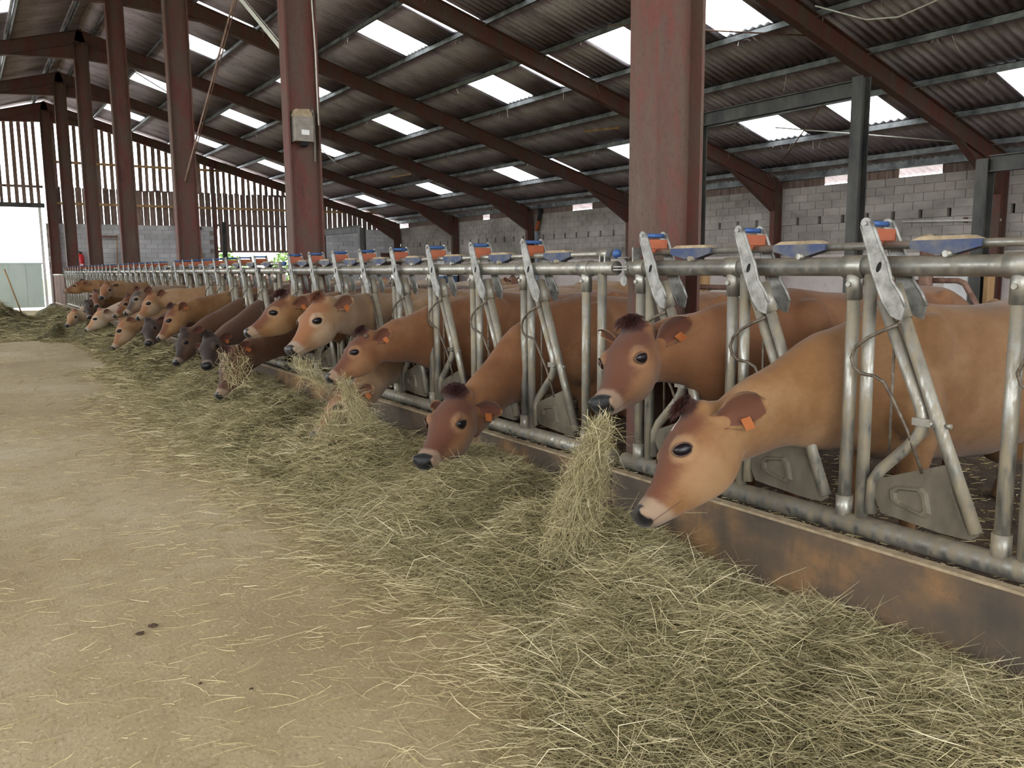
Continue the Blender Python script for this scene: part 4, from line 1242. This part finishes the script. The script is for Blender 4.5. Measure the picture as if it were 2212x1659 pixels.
ysA = np.concatenate([np.arange(-2, 9, 0.055), np.arange(9, 35.4, 0.14)])
hm = link('hay_windrow', heightfield('hay_windrow', -5.2, -0.165, 92, ysA, hay_h, 'hay_mass', -0.035))
tag(hm, 'long windrow of green-brown hay heaped along the feed kerb', 'hay', kind='stuff')

def scatter(n, ymin, ymax, xmin=-3.0, power=1.0, minh=0.01):
    """points on the hay, denser near the camera"""
    xs, ys = [], []
    tot = 0
    while tot < n:
        u = RNG.random(n)
        y = ymin + (ymax - ymin) * u ** power
        x = RNG.uniform(xmin, -0.17, n)
        h = hay_h(x, y)
        ok = h > minh
        xs.append(x[ok]); ys.append(y[ok]); tot += ok.sum()
    return np.concatenate(xs)[:n], np.concatenate(ys)[:n]

def clump_dir(x, y, seed):
    a = vnoise(x * 3.1, y * 3.1, seed) * 4 * np.pi
    return a
def blades(name, n, ymin, ymax, power, L, Wd, mat, parent, lift=(0.0, 0.4), spread=1.6, bias=0.0, seg=4):
    x, y = scatter(n, ymin, ymax, power=power, xmin=-5.0 if ymin > 10 else -3.0)
    h = hay_h(x, y)
    a = clump_dir(x, y, 9) + RNG.normal(0, spread, n)
    el = RNG.uniform(lift[0], lift[1], n)
    d = np.stack([np.cos(a) * np.cos(el), np.sin(a) * np.cos(el), np.sin(el)], 1)
    ln = RNG.uniform(L[0], L[1], n)
    base = np.stack([x, y, h - 0.03 + RNG.uniform(-0.01, 0.035, n)], 1) - d * (ln * 0.5)[:, None]
    side = np.stack([-np.sin(a), np.cos(a), np.zeros(n)], 1)
    bend = side * (RNG.normal(0, 0.42, n) * ln)[:, None] + np.array([0, 0, -1]) * (RNG.uniform(-0.1, 0.45, n) * ln)[:, None]
    base[:, 2] = np.maximum(base[:, 2], 0.012)
    tip = base + d * ln[:, None] + bend
    low = tip[:, 2] < 0.008
    bend[low, 2] += 0.012 - tip[low, 2]
    # nothing pokes through the kerb board
    far = np.maximum(base[:, 0], (base + d * ln[:, None] + bend)[:, 0])
    base[:, 0] -= np.maximum(0, far + 0.17)
    rnd = np.clip(RNG.beta(2.0, 2.6, n) + bias + 0.25 * (vnoise(x * 2.3, y * 2.3, 21) - 0.5), 0, 1)
    wd = RNG.uniform(Wd[0], Wd[1], n)
    me = ribbons(name, base, d, ln, wd, bend, mat, rnd, seg=seg, wob=0.12)
    o = link(name, me, parent); o['kind'] = 'stuff'
    return o
blades('hay_stalks', 72000, 0.9, 5.2, 1.1, (.07, .24), (.0011, .0028), 'hay', hm, seg=3)
blades('hay_stalks', 6500, 0.9, 5.2, 1.1, (.12, .36), (.0014, .0032), 'hay', hm, lift=(0.0, 0.8), bias=0.28)
blades('hay_stalks', 50000, 5.0, 12.0, 1.3, (.09, .26), (.0022, .0048), 'hay', hm, seg=3)
blades('hay_stalks', 34000, 11.5, 34, 1.5, (.12, .32), (.006, .011), 'hay', hm, seg=2)

# curled tufts that stand out of the heap
def tufts(name, n, ymin, ymax, per, L, Wd, parent):
    cx, cy = scatter(n, ymin, ymax, power=1.2, minh=0.06)
    x = np.repeat(cx, per); y = np.repeat(cy, per); N = len(x)
    ch = np.repeat(RNG.uniform(0, 2 * np.pi, n), per); sz = np.repeat(RNG.uniform(.5, 1.2, n), per)
    off = RNG.normal(0, .045, (N, 2)) * sz[:, None]
    x = np.minimum(x + off[:, 0], -0.2); y = y + off[:, 1]
    a = ch + RNG.normal(0, .6, N); el = RNG.uniform(.05, .9, N)
    d = np.stack([np.cos(a) * np.cos(el), np.sin(a) * np.cos(el), np.sin(el)], 1)
    ln = RNG.uniform(L[0], L[1], N) * sz
    base = np.stack([x, y, hay_h(x, y) - 0.03], 1)
    side = np.stack([-np.sin(a), np.cos(a), np.zeros(N)], 1)
    bend = side * (RNG.normal(0, .45, N) * ln)[:, None] + np.array([0, 0, -1.0]) * (RNG.uniform(.3, 1.1, N) * ln * np.sin(el))[:, None]
    tip = base + d * ln[:, None] + bend
    base[:, 0] -= np.maximum(0, np.maximum(base[:, 0], tip[:, 0]) + 0.17)
    low = tip[:, 2] < 0.01
    bend[low, 2] += 0.012 - tip[low, 2]
    rnd = np.clip(np.repeat(RNG.uniform(-.25, .35, n), per) + RNG.beta(2, 2, N), 0, 1)
    o = link(name, ribbons(name, base, d, ln, RNG.uniform(Wd[0], Wd[1], N), bend, 'hay', rnd, seg=3, wob=0.12), parent); o['kind'] = 'stuff'
tufts('hay_tufts', 460, 0.9, 6.0, 50, (.07, .2), (.0011, .0026), hm)
tufts('hay_tufts', 380, 5.5, 16.0, 30, (.09, .24), (.0024, .0048), hm)

# thin fringe of trailing hay along the foot of the windrow
n = 11000
y = 0.9 + 14 * RNG.random(n) ** 1.5
x = np.interp(y, HY, HX) + 0.12 - np.abs(RNG.normal(0, .33, n)) * (0.4 + vnoise(y * 2.1, y * 0 + 1.5, 41))
a = RNG.uniform(0, 2 * np.pi, n); ln = RNG.uniform(.05, .22, n)
d = np.stack([np.cos(a), np.sin(a), RNG.uniform(0, .12, n)], 1); d /= np.linalg.norm(d, axis=1, keepdims=True)
bend = np.stack([-np.sin(a), np.cos(a), np.zeros(n)], 1) * (RNG.normal(0, .45, n) * ln)[:, None]
base = np.stack([x, y, 0.006 + RNG.random(n) * 0.02], 1)
o = link('hay_fringe', ribbons('hay_fringe', base, d, ln, RNG.uniform(.0011, .0028, n) * (1 + y / 8), bend, 'hay', np.clip(RNG.beta(2.2, 2.0, n) + .05, 0, 1), seg=3, wob=0.04), hm); o['kind'] = 'stuff'

# loose stalks on the alley floor
def loose(name, n, fn_xy, L, Wd, bias, label):
    x, y = fn_xy(n)
    n = len(x)
    a = RNG.uniform(0, 2 * np.pi, n)
    d = np.stack([np.cos(a), np.sin(a), RNG.uniform(0, .06, n)], 1); d /= np.linalg.norm(d, axis=1, keepdims=True)
    ln = L[0] + (L[1] - L[0]) * RNG.random(n) ** 2.2
    side = np.stack([-np.sin(a), np.cos(a), np.zeros(n)], 1)
    bend = side * (RNG.normal(0, 0.4, n) * ln)[:, None]
    base = np.stack([x, y, np.full(n, 0.004) + RNG.random(n) * 0.004], 1)
    rnd = np.clip(RNG.beta(2.2, 2.0, n) + bias, 0, 1)
    me = ribbons(name, base, d, ln, RNG.uniform(Wd[0], Wd[1], n), bend, 'straw', rnd)
    o = link(name, me); tag(o, label, 'straw', kind='stuff')
    return o
def near_floor(n):
    y = 0.8 + 9.5 * RNG.random(n) ** 1.5
    x = RNG.uniform(-5.5, -1.0, n)
    dens = np.clip(1.15 - (np.interp(y, HY, HX) - x) / 3.2, 0.18, 1) * (0.35 + 0.65 * vnoise(x * 1.3, y * 1.0, 31))
    ok = RNG.random(n) < dens
    return x[ok], y[ok]
def far_floor(n):
    y = 9 + 25 * RNG.random(n); x = RNG.uniform(-6, -1.0, n)
    ok = RNG.random(n) < 0.2 + 0.8 * vnoise(x, y * 0.8, 32)
    return x[ok], y[ok]
loose('loose_straw', 34000, near_floor, (.006, .14), (.0010, .0027), 0.0, 'short straw bits scattered over the near alley floor')
loose('loose_straw', 7000, far_floor, (.02, .16), (.0025, .005), 0.0, 'straw bits scattered over the far alley floor')
# pieces of bedding behind the kerb
def bed_xy(n):
    y = 0.3 + 8 * RNG.random(n) ** 1.4; x = RNG.uniform(0.15, 3.2, n)
    return x, y
o = loose('bedding_straw', 7000, bed_xy, (.02, .11), (.003, .007), -0.12, 'chopped straw bedding behind the fence')
o.location.z = 0.125
def sill_xy(n):
    y = 0.5 + 9 * RNG.random(n); x = RNG.uniform(-0.10, 0.12, n); return x, y
o = loose('sill_straw', 2500, sill_xy, (.01, .06), (.002, .005), 0.05, 'chaff caught between kerb edge and bottom rail')
o.location.z = 0.37

# hay hanging out of mouths
def wisp(label, top, bottom, n, r0, r1, lmin, lmax, wd=(.0011, .0026)):
    top = np.array(top); bottom = np.array(bottom)
    t = RNG.random(n) ** 0.8
    ax = top + (bottom - top) * t[:, None]
    r = r0 + (r1 - r0) * t
    an = RNG.uniform(0, 2 * np.pi, n); rr = np.sqrt(RNG.random(n)) * r
    base = ax + np.stack([np.cos(an) * rr, np.sin(an) * rr, np.zeros(n)], 1)
    dn = (bottom - top) / np.linalg.norm(bottom - top)
    d = dn + RNG.normal(0, .55, (n, 3)); d /= np.linalg.norm(d, axis=1, keepdims=True)
    ln = RNG.uniform(lmin, lmax, n)
    base -= d * (ln * .5)[:, None]
    bend = RNG.normal(0, .34, (n, 3)) * ln[:, None]
    o = link('hay_wisp', ribbons('hay_wisp', base, d, ln, RNG.uniform(wd[0], wd[1], n), bend, 'hay', np.clip(RNG.beta(2.2, 2.2, n) + .08, 0, 1), seg=4, wob=0.13))
    tag(o, label, 'hay', kind='stuff')
    return o
# ------------------------------------------------------------------ hay in the cows' mouths
wisp('thick strand of hay hanging from the rust-faced cow down to the heap', (-0.765, 2.95, 0.84), (-0.86, 3.09, 0.22), 5200, 0.032, 0.15, 0.06, 0.20)
wisp('few stiff stalks sticking out below the cream-cheeked cow', (-0.98, 6.53, 0.83), (-0.80, 6.36, 0.62), 260, 0.03, 0.10, 0.12, 0.32)
wisp('ragged hay tuft in the jaws of the dark red cow', (-0.86, 5.86, 0.72), (-0.72, 5.74, 0.40), 800, 0.03, 0.09, 0.08, 0.25)
wisp('hay strewn over the face of the brown cow', (-1.0, 8.38, 0.78), (-1.02, 8.15, 0.45), 260, 0.12, 0.16, 0.08, 0.2, (.003, .005))
wisp('loose hay lying over the buried fawn cow', (-0.80, 6.10, 0.48), (-0.90, 5.95, 0.28), 700, 0.10, 0.2, 0.08, 0.2, (.0018, .0034))

# ------------------------------------------------------------------ on the portal frames
jb = empty('junction_box', (0.22, 9.50, 3.0)); tag(jb, 'dusty grey junction box with a white label on the second column', 'junction box')
MB().box(-0.11, 0.10, -0.07, 0.12, 0, 0.27).obj('box_body', 'grey_box', jb)
MB().prism([(-0.12, 0.27), (0.11, 0.27), (0.07, 0.36), (-0.09, 0.35)], 'y', -0.05, 0.12).obj('nest', 'kerb_edge', jb)['label'] = 'old nest on top'
MB().box(-0.04, 0.05, -0.075, -0.07, 0.07, 0.125).obj('box_label', 'white_paint', jb)
MB().box(-0.03, 0.04, -0.06, 0.05, -0.05, 0).obj('plug_socket', 'near_black', jb)
MB().tube([(0.08, 0, 0.27), (0.12, 0.0, 0.36), (0.15, 0.05, 0.30), (0.16, 0.06, 0.0), (0.155, 0.06, -0.2)], 0.010, 8).obj('cable_loop', 'grey_box', jb)
c = MB().tube([(0.41, 9.50, 3.2), (0.40, 9.49, 4.0), (0.375, 9.50, 4.8), (0.39, 9.5, 6.2), (0.385, 9.5, 7.8)], 0.009, 6).obj('wall_cable', 'cable_white'); tag(c, 'pale cable running up the column with the junction box', 'cable')
c = MB().tube([(8.45, 8.95, 5.62), (8.70, 8.70, 5.50), (9.08, 8.47, 5.39), (9.26, 8.03, 5.35), (9.11, 7.29, 5.40), (8.8, 6.5, 5.6), (8.5, 5.9, 5.85)], 0.013, 6).obj('hanging_cable', 'cable_white'); tag(c, 'white cable sagging below the roof sheets', 'cable')
for lab, a, b, mt in (('rusty angle brace from the third column up to the brace peak', (0.25, 15.5, 3.1), (0.25, 11.85, 5.25), 'rust_tube'),
                      ('pale angle brace from the second column up to the brace peak', (0.25, 9.72, 3.9), (0.25, 11.95, 5.28), 'cable_white')):
    mb = MB(); d = (Vector(b) - Vector(a)).normalized(); nn = Vector((0, -d.z, d.y))
    a_, b_ = Vector(a), Vector(b)
    for w, t0, t1 in ((0.03, -0.03, -0.024), ):
        mb.add([a_ + nn * -w + Vector((t0, 0, 0)), a_ + nn * w + Vector((t0, 0, 0)), b_ + nn * w + Vector((t0, 0, 0)), b_ + nn * -w + Vector((t0, 0, 0)),
                a_ + nn * -w + Vector((t1, 0, 0)), a_ + nn * w + Vector((t1, 0, 0)), b_ + nn * w + Vector((t1, 0, 0)), b_ + nn * -w + Vector((t1, 0, 0))],
               [(0, 1, 2, 3), (7, 6, 5, 4), (0, 4, 5, 1), (1, 5, 6, 2), (2, 6, 7, 3), (3, 7, 4, 0)])
    mb.tube([a_ + nn * 0.03, b_ + nn * 0.03], 0.008, 4)
    tag(mb.obj('angle_brace', mt), lab, 'brace')
for lab, a, b, mt in (('dusty wind brace rod slanting under the double daylight sheets', (14.3, 14.3, 4.12), (11.6, 10.95, 4.92), 'rust_tube'),
                      ('pale wind brace rod crossing the lower daylight sheet', (12.5, 13.0, 4.66), (14.5, 9.8, 4.08), 'cable_white'),
                      ('pale brace rod under the roof beyond the second column', (7.6, 29.2, 6.07), (9.9, 31.9, 5.41), 'cable_white'),
                      ('thin brace rod beneath the roof near the fifth column', (1.5, 28.6, 7.8), (3.3, 30.2, 7.3), 'rust_tube'),
                      ('dark brace rod behind the thick red column', (7.5, 12.9, 6.12), (9.6, 9.75, 5.5), 'rust_tube')):
    tag(MB().tube([a, b], 0.014, 6).obj('wind_brace', mt), lab, 'brace')
for lab, a, b in (('wooden batten hung under the roof beside the thick red column', (10.99, 18.05, 5.15), (11.2, 16.85, 5.09)), ('wooden batten hung under the roof far down the barn', (11.12, 30.3, 5.1), (11.2, 28.7, 5.07))):
    v = Vector(b) - Vector(a)
    tag(MB().tube([a, b], 0.028, 4, smooth=False).obj('roof_batten', 'timber'), lab, 'batten')

# cobwebs under the purlins
n = 900
rows = RNG.choice([2.05, 3.5, 4.98, 6.45, 7.93, 9.4, 10.87, 12.35, 13.82, 15.3], n)
yy = RNG.uniform(6.5, 36, n); yy = np.round(yy / 1.4) * 1.4 + RNG.normal(0, 0.22, n)
base = np.stack([rows + RNG.normal(0, .03, n), yy, 8.2 - 0.287 * (rows - RX) + 0.165], 1)
d = np.stack([RNG.normal(0, .35, n), RNG.normal(0, .35, n), -np.ones(n)], 1); d /= np.linalg.norm(d, axis=1, keepdims=True)
ln = RNG.uniform(.03, .16, n) + .18 * RNG.random(n) ** 6
o = link('cobwebs', ribbons('cobwebs', base, d, ln, RNG.uniform(.003, .008, n), RNG.normal(0, .04, (n, 3)), 'cobweb'))
o.parent = roof; o.location = -roof.location; o['kind'] = 'stuff'

# ------------------------------------------------------------------ dark pen frames and cubicle rails in the cow house
def hpost(t, x, y, z1, wood=False):
    mb = MB(); ibeam(mb, (x, y, 0.1), (x, y, z1), 0.17, 0.14, 0.01, 0.014, (1, 0, 0)); o_ = mb.obj('post', 'dark_steel', t); o_.location = -t.location
    if wood:
        w = MB().box(x + 0.0, x + 0.16, y - 0.12, y - 0.07, 0.1, 1.5).obj('timber_pad', 'timber', t); w.location = -t.location
def hbeam(t, a, b, name='cross_beam'):
    mb = MB(); ibeam(mb, a, b, 0.19, 0.10, 0.01, 0.014); o_ = mb.obj(name, 'dark_steel', t); o_.location = -t.location
t = empty('barn_goalpost', (6, 7.7, 0)); tag(t, 'black steel goalpost frame standing behind the thick red column', 'steel frame')
hpost(t, 6.0, 6.36, 3.78); hpost(t, 6.0, 8.98, 3.78, True); hbeam(t, (6.0, 6.43, 3.66), (6.0, 8.9, 3.66))
t = empty('barn_goalpost', (7, 4.0, 0)); tag(t, 'low black steel frame in front of the wall with the white panel', 'steel frame')
hpost(t, 7.0, 5.36, 2.78, True); hpost(t, 7.0, 2.4, 2.78); hbeam(t, (7.0, 5.3, 2.72), (7.0, 2.4, 2.72))
t = empty('barn_goalpost', (6, 22.5, 0)); tag(t, 'dark steel frame in front of the far grey block wall', 'steel frame')
hpost(t, 6.0, 21.35, 2.68); hpost(t, 6.0, 24.3, 2.68); hbeam(t, (6.0, 21.4, 2.66), (6.0, 24.3, 2.66))
t = empty('pen_post', (6.3, 36.5, 0)); tag(t, 'lone dark steel post before the slatted gable', 'post')
hpost(t, 6.3, 36.5, 3.6)
t = empty('cubicle_rail', (6.2, 5.4, 0)); tag(t, 'brown tube cubicle rail bent down beside a capped post', 'cubicle rail')
for nm, mb, mt in (('cubicle_post', MB().tube([(6.0, 5.42, 0.1), (6.0, 5.42, 1.82)], 0.075, 12), 'rust_tube'), ('post_cap', MB().tube([(6.0, 5.42, 1.82), (6.0, 5.42, 1.86), (6.0, 5.42, 1.90)], [0.088, 0.088, 0.04], 12), 'kerb_edge'),
                   ('rail', MB().tube([(6.0, 6.2, 1.35), (6.0, 5.5, 1.35)], 0.04, 10), 'rust_tube'), ('bent_rail', MB().tube([(6.05, 5.4, 1.38), (6.05, 5.08, 1.38), (6.05, 5.0, 1.35), (6.05, 4.84, 1.1), (6.05, 4.8, 0.95), (6.05, 4.8, 0.1)], 0.032, 10), 'rust_tube')):
    o_ = mb.obj(nm, mt, t); o_.location = -t.location
t = empty('cubicle_rail', (6.0, 8.6, 0)); tag(t, 'short pale brown tube rail joining the black frame', 'cubicle rail')
o_ = MB().tube([(6.0, 8.9, 1.26), (6.0, 7.6, 1.26)], 0.04, 10).obj('rail', 'rust_tube', t); o_.location = -t.location
o_ = MB().tube([(6.0, 7.6, 0.1), (6.0, 7.6, 1.4)], 0.05, 10).obj('cubicle_post', 'rust_tube', t); o_.location = -t.location

# ------------------------------------------------------------------ things on and along the side wall
t = empty('shed_door', (15.95, 10.3, 0)); tag(t, 'white washed door panel against the side wall', 'panel')
for i in range(2):
    o_ = MB().box(15.94, 15.985, 9.75 + i * 0.55, 10.29 + i * 0.55, 0.1, 1.78).obj('board', 'white_paint', t); o_.location = -t.location
o_ = MB().box(15.92, 15.99, 9.7, 10.95, 1.78, 1.86).obj('top_rail', 'rust_tube', t); o_.location = -t.location
t = tag(MB().tube([(15.85, 11.9, 2.60), (15.85, 9.6, 2.52)], 0.028, 8).obj('wall_tube', 'cable_white'), 'pale steel tube fixed along the block wall above the white panel', 'tube')
MB().box(15.85, 16.0, 10.4, 10.44, 2.5, 2.62).obj('bracket', 'rust_tube', t)
t = empty('downpipe', (15.85, 27.2, 0)); tag(t, 'grey plastic downpipe with an orange elbow beside a wall column', 'downpipe')
for nm, pts, mt in (('pipe', [(15.85, 27.2, 0.1), (15.85, 27.2, 3.0)], 'grey_plastic'), ('elbow', [(15.85, 27.2, 3.0), (15.86, 27.15, 3.2), (15.9, 27.1, 3.4)], 'orange_plastic'), ('pipe', [(15.9, 27.1, 3.4), (15.93, 27.05, 3.85)], 'black_rubber')):
    o_ = MB().tube(pts, 0.075, 12).obj(nm, mt, t); o_.location = -t.location
t = empty('cream_door', (15.95, 32.1, 0)); tag(t, 'cream panelled door in the far part of the side wall', 'door')
for i in range(4):
    o_ = MB().box(15.94, 15.98, 31.7, 32.5, 0.1 + i * 0.48, 0.56 + i * 0.48).obj('board', 'cream_paint', t); o_.location = -t.location
t = empty('milk_tank', (15.2, 33.6, 0)); tag(t, 'blue painted machine with white trim by the side wall', 'machine')
for nm, b, mt in (('body', (14.9, 15.6, 33.1, 34.2, 0.1, 1.25), 'blue_paint'), ('trim', (14.88, 15.62, 33.08, 34.22, 0.62, 0.68), 'white_paint'), ('lid', (14.88, 15.62, 33.08, 34.22, 1.25, 1.3), 'white_paint')):
    o_ = MB().box(*b).obj(nm, mt, t); o_.location = -t.location
t = empty('bright_light_board', (15.9, 34.6, 0)); tag(t, 'white board pair standing in for bright light high on the far side wall', 'board')  # white boards put in for a bright patch of light
for y0 in (33.6, 34.7):
    o_ = MB().box(15.93, 15.97, y0, y0 + 0.9, 1.75, 2.35).obj('board', 'white_paint', t); o_.location = -t.location
t = empty('trough', (13.0, 21.5, 0)); tag(t, 'turquoise plastic water tank with grey end lying by the side wall', 'tank')
mb = MB().tube([(13.0, 20.8, 0.36), (13.0, 20.9, 0.36), (13.0, 22.2, 0.36), (13.0, 22.3, 0.36)], [0.22, 0.27, 0.27, 0.22], 18); o_ = mb.obj('barrel', 'teal_plastic', t); o_.location = -t.location
mb = MB().tube([(13.0, 20.5, 0.38), (13.0, 20.82, 0.38)], [0.2, 0.29], 18); o_ = mb.obj('end_cap', 'grey_plastic', t); o_.location = -t.location

# ------------------------------------------------------------------ on the far gable
t = empty('fire_extinguisher', (1.17, YG - 0.15, 1.6)); tag(t, 'red fire extinguisher with black hose on the far block wall', 'extinguisher')
MB().tube([(0, 0, 0), (0, 0, 0.03), (0, 0, 0.62), (0, 0, 0.68), (0, 0, 0.72)], [0.10, 0.12, 0.12, 0.09, 0.04], 16).obj('cylinder', 'extinguisher_red', t)
MB().box(-0.05, 0.05, -0.03, 0.03, 0.72, 0.80).obj('valve', 'black_rubber', t)
MB().tube([(0, 0, 0.77), (-0.15, -0.02, 0.86), (-0.27, -0.02, 0.78), (-0.24, -0.02, 0.62), (-0.14, -0.05, 0.5)], 0.02, 8).obj('hose', 'black_rubber', t)
MB().box(-0.06, 0.06, -0.128, -0.118, 0.22, 0.3).obj('plate', 'white_paint', t)
for x, lab in ((0.06, 'white switch box on the far wall beside the doorway'), (0.36, 'white socket box on the far wall next to the switch box')):
    t = empty('switch_box', (x, YG - 0.04, 2.1)); tag(t, lab, 'switch')
    MB().box(-0.09, 0.09, -0.05, 0.05, -0.08, 0.1).obj('housing', 'white_paint', t)
    MB().box(-0.03, 0.03, -0.058, -0.05, -0.04, 0.03).obj('rocker', 'grey_box', t)
t = empty('hay_rake', (2.55, YG - 0.06, 1.65)); tag(t, 'rusty rake with wooden handle leaning on the far block wall', 'rake')
MB().tube([(0, 0, 0), (0.08, 0, 1.5)], 0.022, 8).obj('handle', 'timber', t)
MB().box(-0.55, 0.1, -0.03, 0.03, 1.36, 1.44).obj('rake_head', 'rust_tube', t)
for i in range(9):
    MB().tube([(-0.5 + i * 0.07, 0, 1.4), (-0.5 + i * 0.07, -0.04, 1.25)], 0.008, 5).obj('tine', 'rust_tube', t)
t = empty('board_screen', (15.4, YG - 0.06, 1.4)); tag(t, 'red-brown board panel in the corner of the far wall', 'panel')
for i in range(5):
    MB().box(-0.5 + i * 0.2, -0.31 + i * 0.2, 0, 0.04, 0, 1.0).obj('board', 'red_steel', t)
t = empty('leaning_pole', (4.4, YG - 0.1, 0.1)); tag(t, 'timber post propped against the far block wall', 'post')
MB().tube([(1.9, 0, 0), (1.55, 0.02, 3.3)], 0.06, 8).obj('pole', 'timber', t)
MB().box(1.35, 1.75, -0.04, 0.06, 3.28, 3.42).obj('head_block', 'dark_steel', t)
# outside the low opening: a plank fence and hedge in daylight
t = empty('yard_fence', (9, YG + 4, 0)); tag(t, 'weathered plank fence outside the low gable opening', 'fence')
for i in range(16):
    MB().box(-2.2 + i * 0.28, -1.96 + i * 0.28, 0, 0.03, -0.05, 1.55 + 0.08 * (i % 3)).obj('plank', 'plank', t)
for z in (0.4, 1.2):
    MB().box(-2.2, 2.3, 0.03, 0.08, z, z + 0.09).obj('rail', 'plank', t)
def shrub(x, y, r, h, label, n):
    th = RNG.uniform(0, 2 * np.pi, n); ph = np.arccos(RNG.uniform(-0.2, 1, n)); rr = RNG.uniform(.7, 1.0, n)
    b = np.stack([x + r * rr * np.sin(ph) * np.cos(th), y + r * rr * np.sin(ph) * np.sin(th), h * 0.35 + h * 0.65 * rr * np.cos(ph)], 1)
    d = RNG.normal(0, 1, (n, 3)); d /= np.linalg.norm(d, axis=1, keepdims=True)
    o_ = link('hedge_bush', ribbons('foliage', b, d, RNG.uniform(.15, .3, n), RNG.uniform(.08, .16, n), RNG.normal(0, .05, (n, 3)), 'leaf', seg=2)); tag(o_, label, 'bush')
    MB().tube([(x, y, -0.05), (x + .05, y, h * .6)], [.1, .03], 8).obj('trunk', 'timber', o_)
for i, (x, lab) in enumerate(((4.8, 'green hedge bush outside, left end of the yard fence'), (9.2, 'green hedge bush outside, behind the middle of the yard fence'), (13.6, 'green hedge bush outside, right end of the yard fence'))):
    shrub(x, YG + 9 + (i % 2), 1.9, 2.9, lab, 700)

# fork handle stuck in the far hay heap
t = empty('pitchfork', (-1.72, 28.2, 0.30)); tag(t, 'wooden fork handle stuck slanting in the far hay heap', 'pitchfork')
MB().tube([(0, 0, 0), (-0.35, 0.1, 1.36)], 0.02, 8).obj('handle', 'timber', t)
for i in range(3):
    MB().tube([(-0.02 + i * 0.02, 0, 0.04), (0.0 + i * 0.05 - 0.03, -0.01, -0.12)], 0.006, 5).obj('tine', 'wire_steel', t)
# small litter on the alley
o_ = MB().tube([(-1.435, 2.62, 0.0), (-1.435, 2.62, 0.004), (-1.435, 2.62, 0.007)], [0.018, 0.018, 0.009], 12).obj('plastic_disc', 'white_paint'); tag(o_, 'small white disc lying at the edge of the hay', 'disc')
for x, y, r, lab in ((-2.55, 3.15, 0.006, 'small dark clod on the bare alley floor'), (-2.40, 3.0, 0.005, 'tiny dark clod beside the larger clod on the floor'), (-2.66, 3.75, 0.012, 'flat brown dung crumb on the alley floor'), (-2.60, 3.80, 0.014, 'brown dung lump next to the flat crumb')):
    k = MB().sphere((0, 0, 0), r, 8, 6, (1.5, 1, 0.6)); q = MB(); q.add([(v[0] + RNG.normal(0, r * .15), v[1] + RNG.normal(0, r * .15), v[2] + r * .4) for v in k.v], k.f, True)
    o_ = q.obj('dung_clod', 'bedding'); o_.location = (x, y, 0); tag(o_, lab, 'clod')

# ------------------------------------------------------------------ cows standing further back in the pen
def standing(x, y, yaw, col, lab, vox=0.033):
    T = Matrix.Translation((x, y, 0)) @ Matrix.Rotation(yaw, 4, 'Z')
    p = T @ Vector((-0.30, 0, 1.40)); q = T @ Vector((-0.72, 0, 1.16)); dz = T.to_3x3() @ Vector((-0.5, 0, 0.86))
    # the builder puts the trunk at (xoff, yc) with the same turn
    o_ = make_cow('cow', p, q, y, lab, col, vox=vox, dorsal=tuple(dz), back=0.8, droop=0.1, hair=0, tag_left=None, yaw=yaw, xoff=x)
    o_['group'] = 'cows standing in the pen behind'
    return o_
standing(3.3, 13.6, 0.35, PALE, 'pale pinkish cow standing broadside behind the second fence length')
standing(5.6, 9.9, 2.9, FAWN, 'fawn cow standing in the pen behind the dark red cow')
standing(3.4, 17.2, -0.3, PALE, 'cream cow standing in the pen behind the charcoal-faced cow')
standing(7.0, 15.6, 1.2, TAN, 'tan cow standing deep in the pen near the turquoise tank')
standing(3.2, 20.6, 0.2, FAWN, 'fawn cow standing far back in the pen by the fifth column')
standing(8.2, 11.6, 1.9, FAWN, 'light fawn cow with its rump to the side wall')
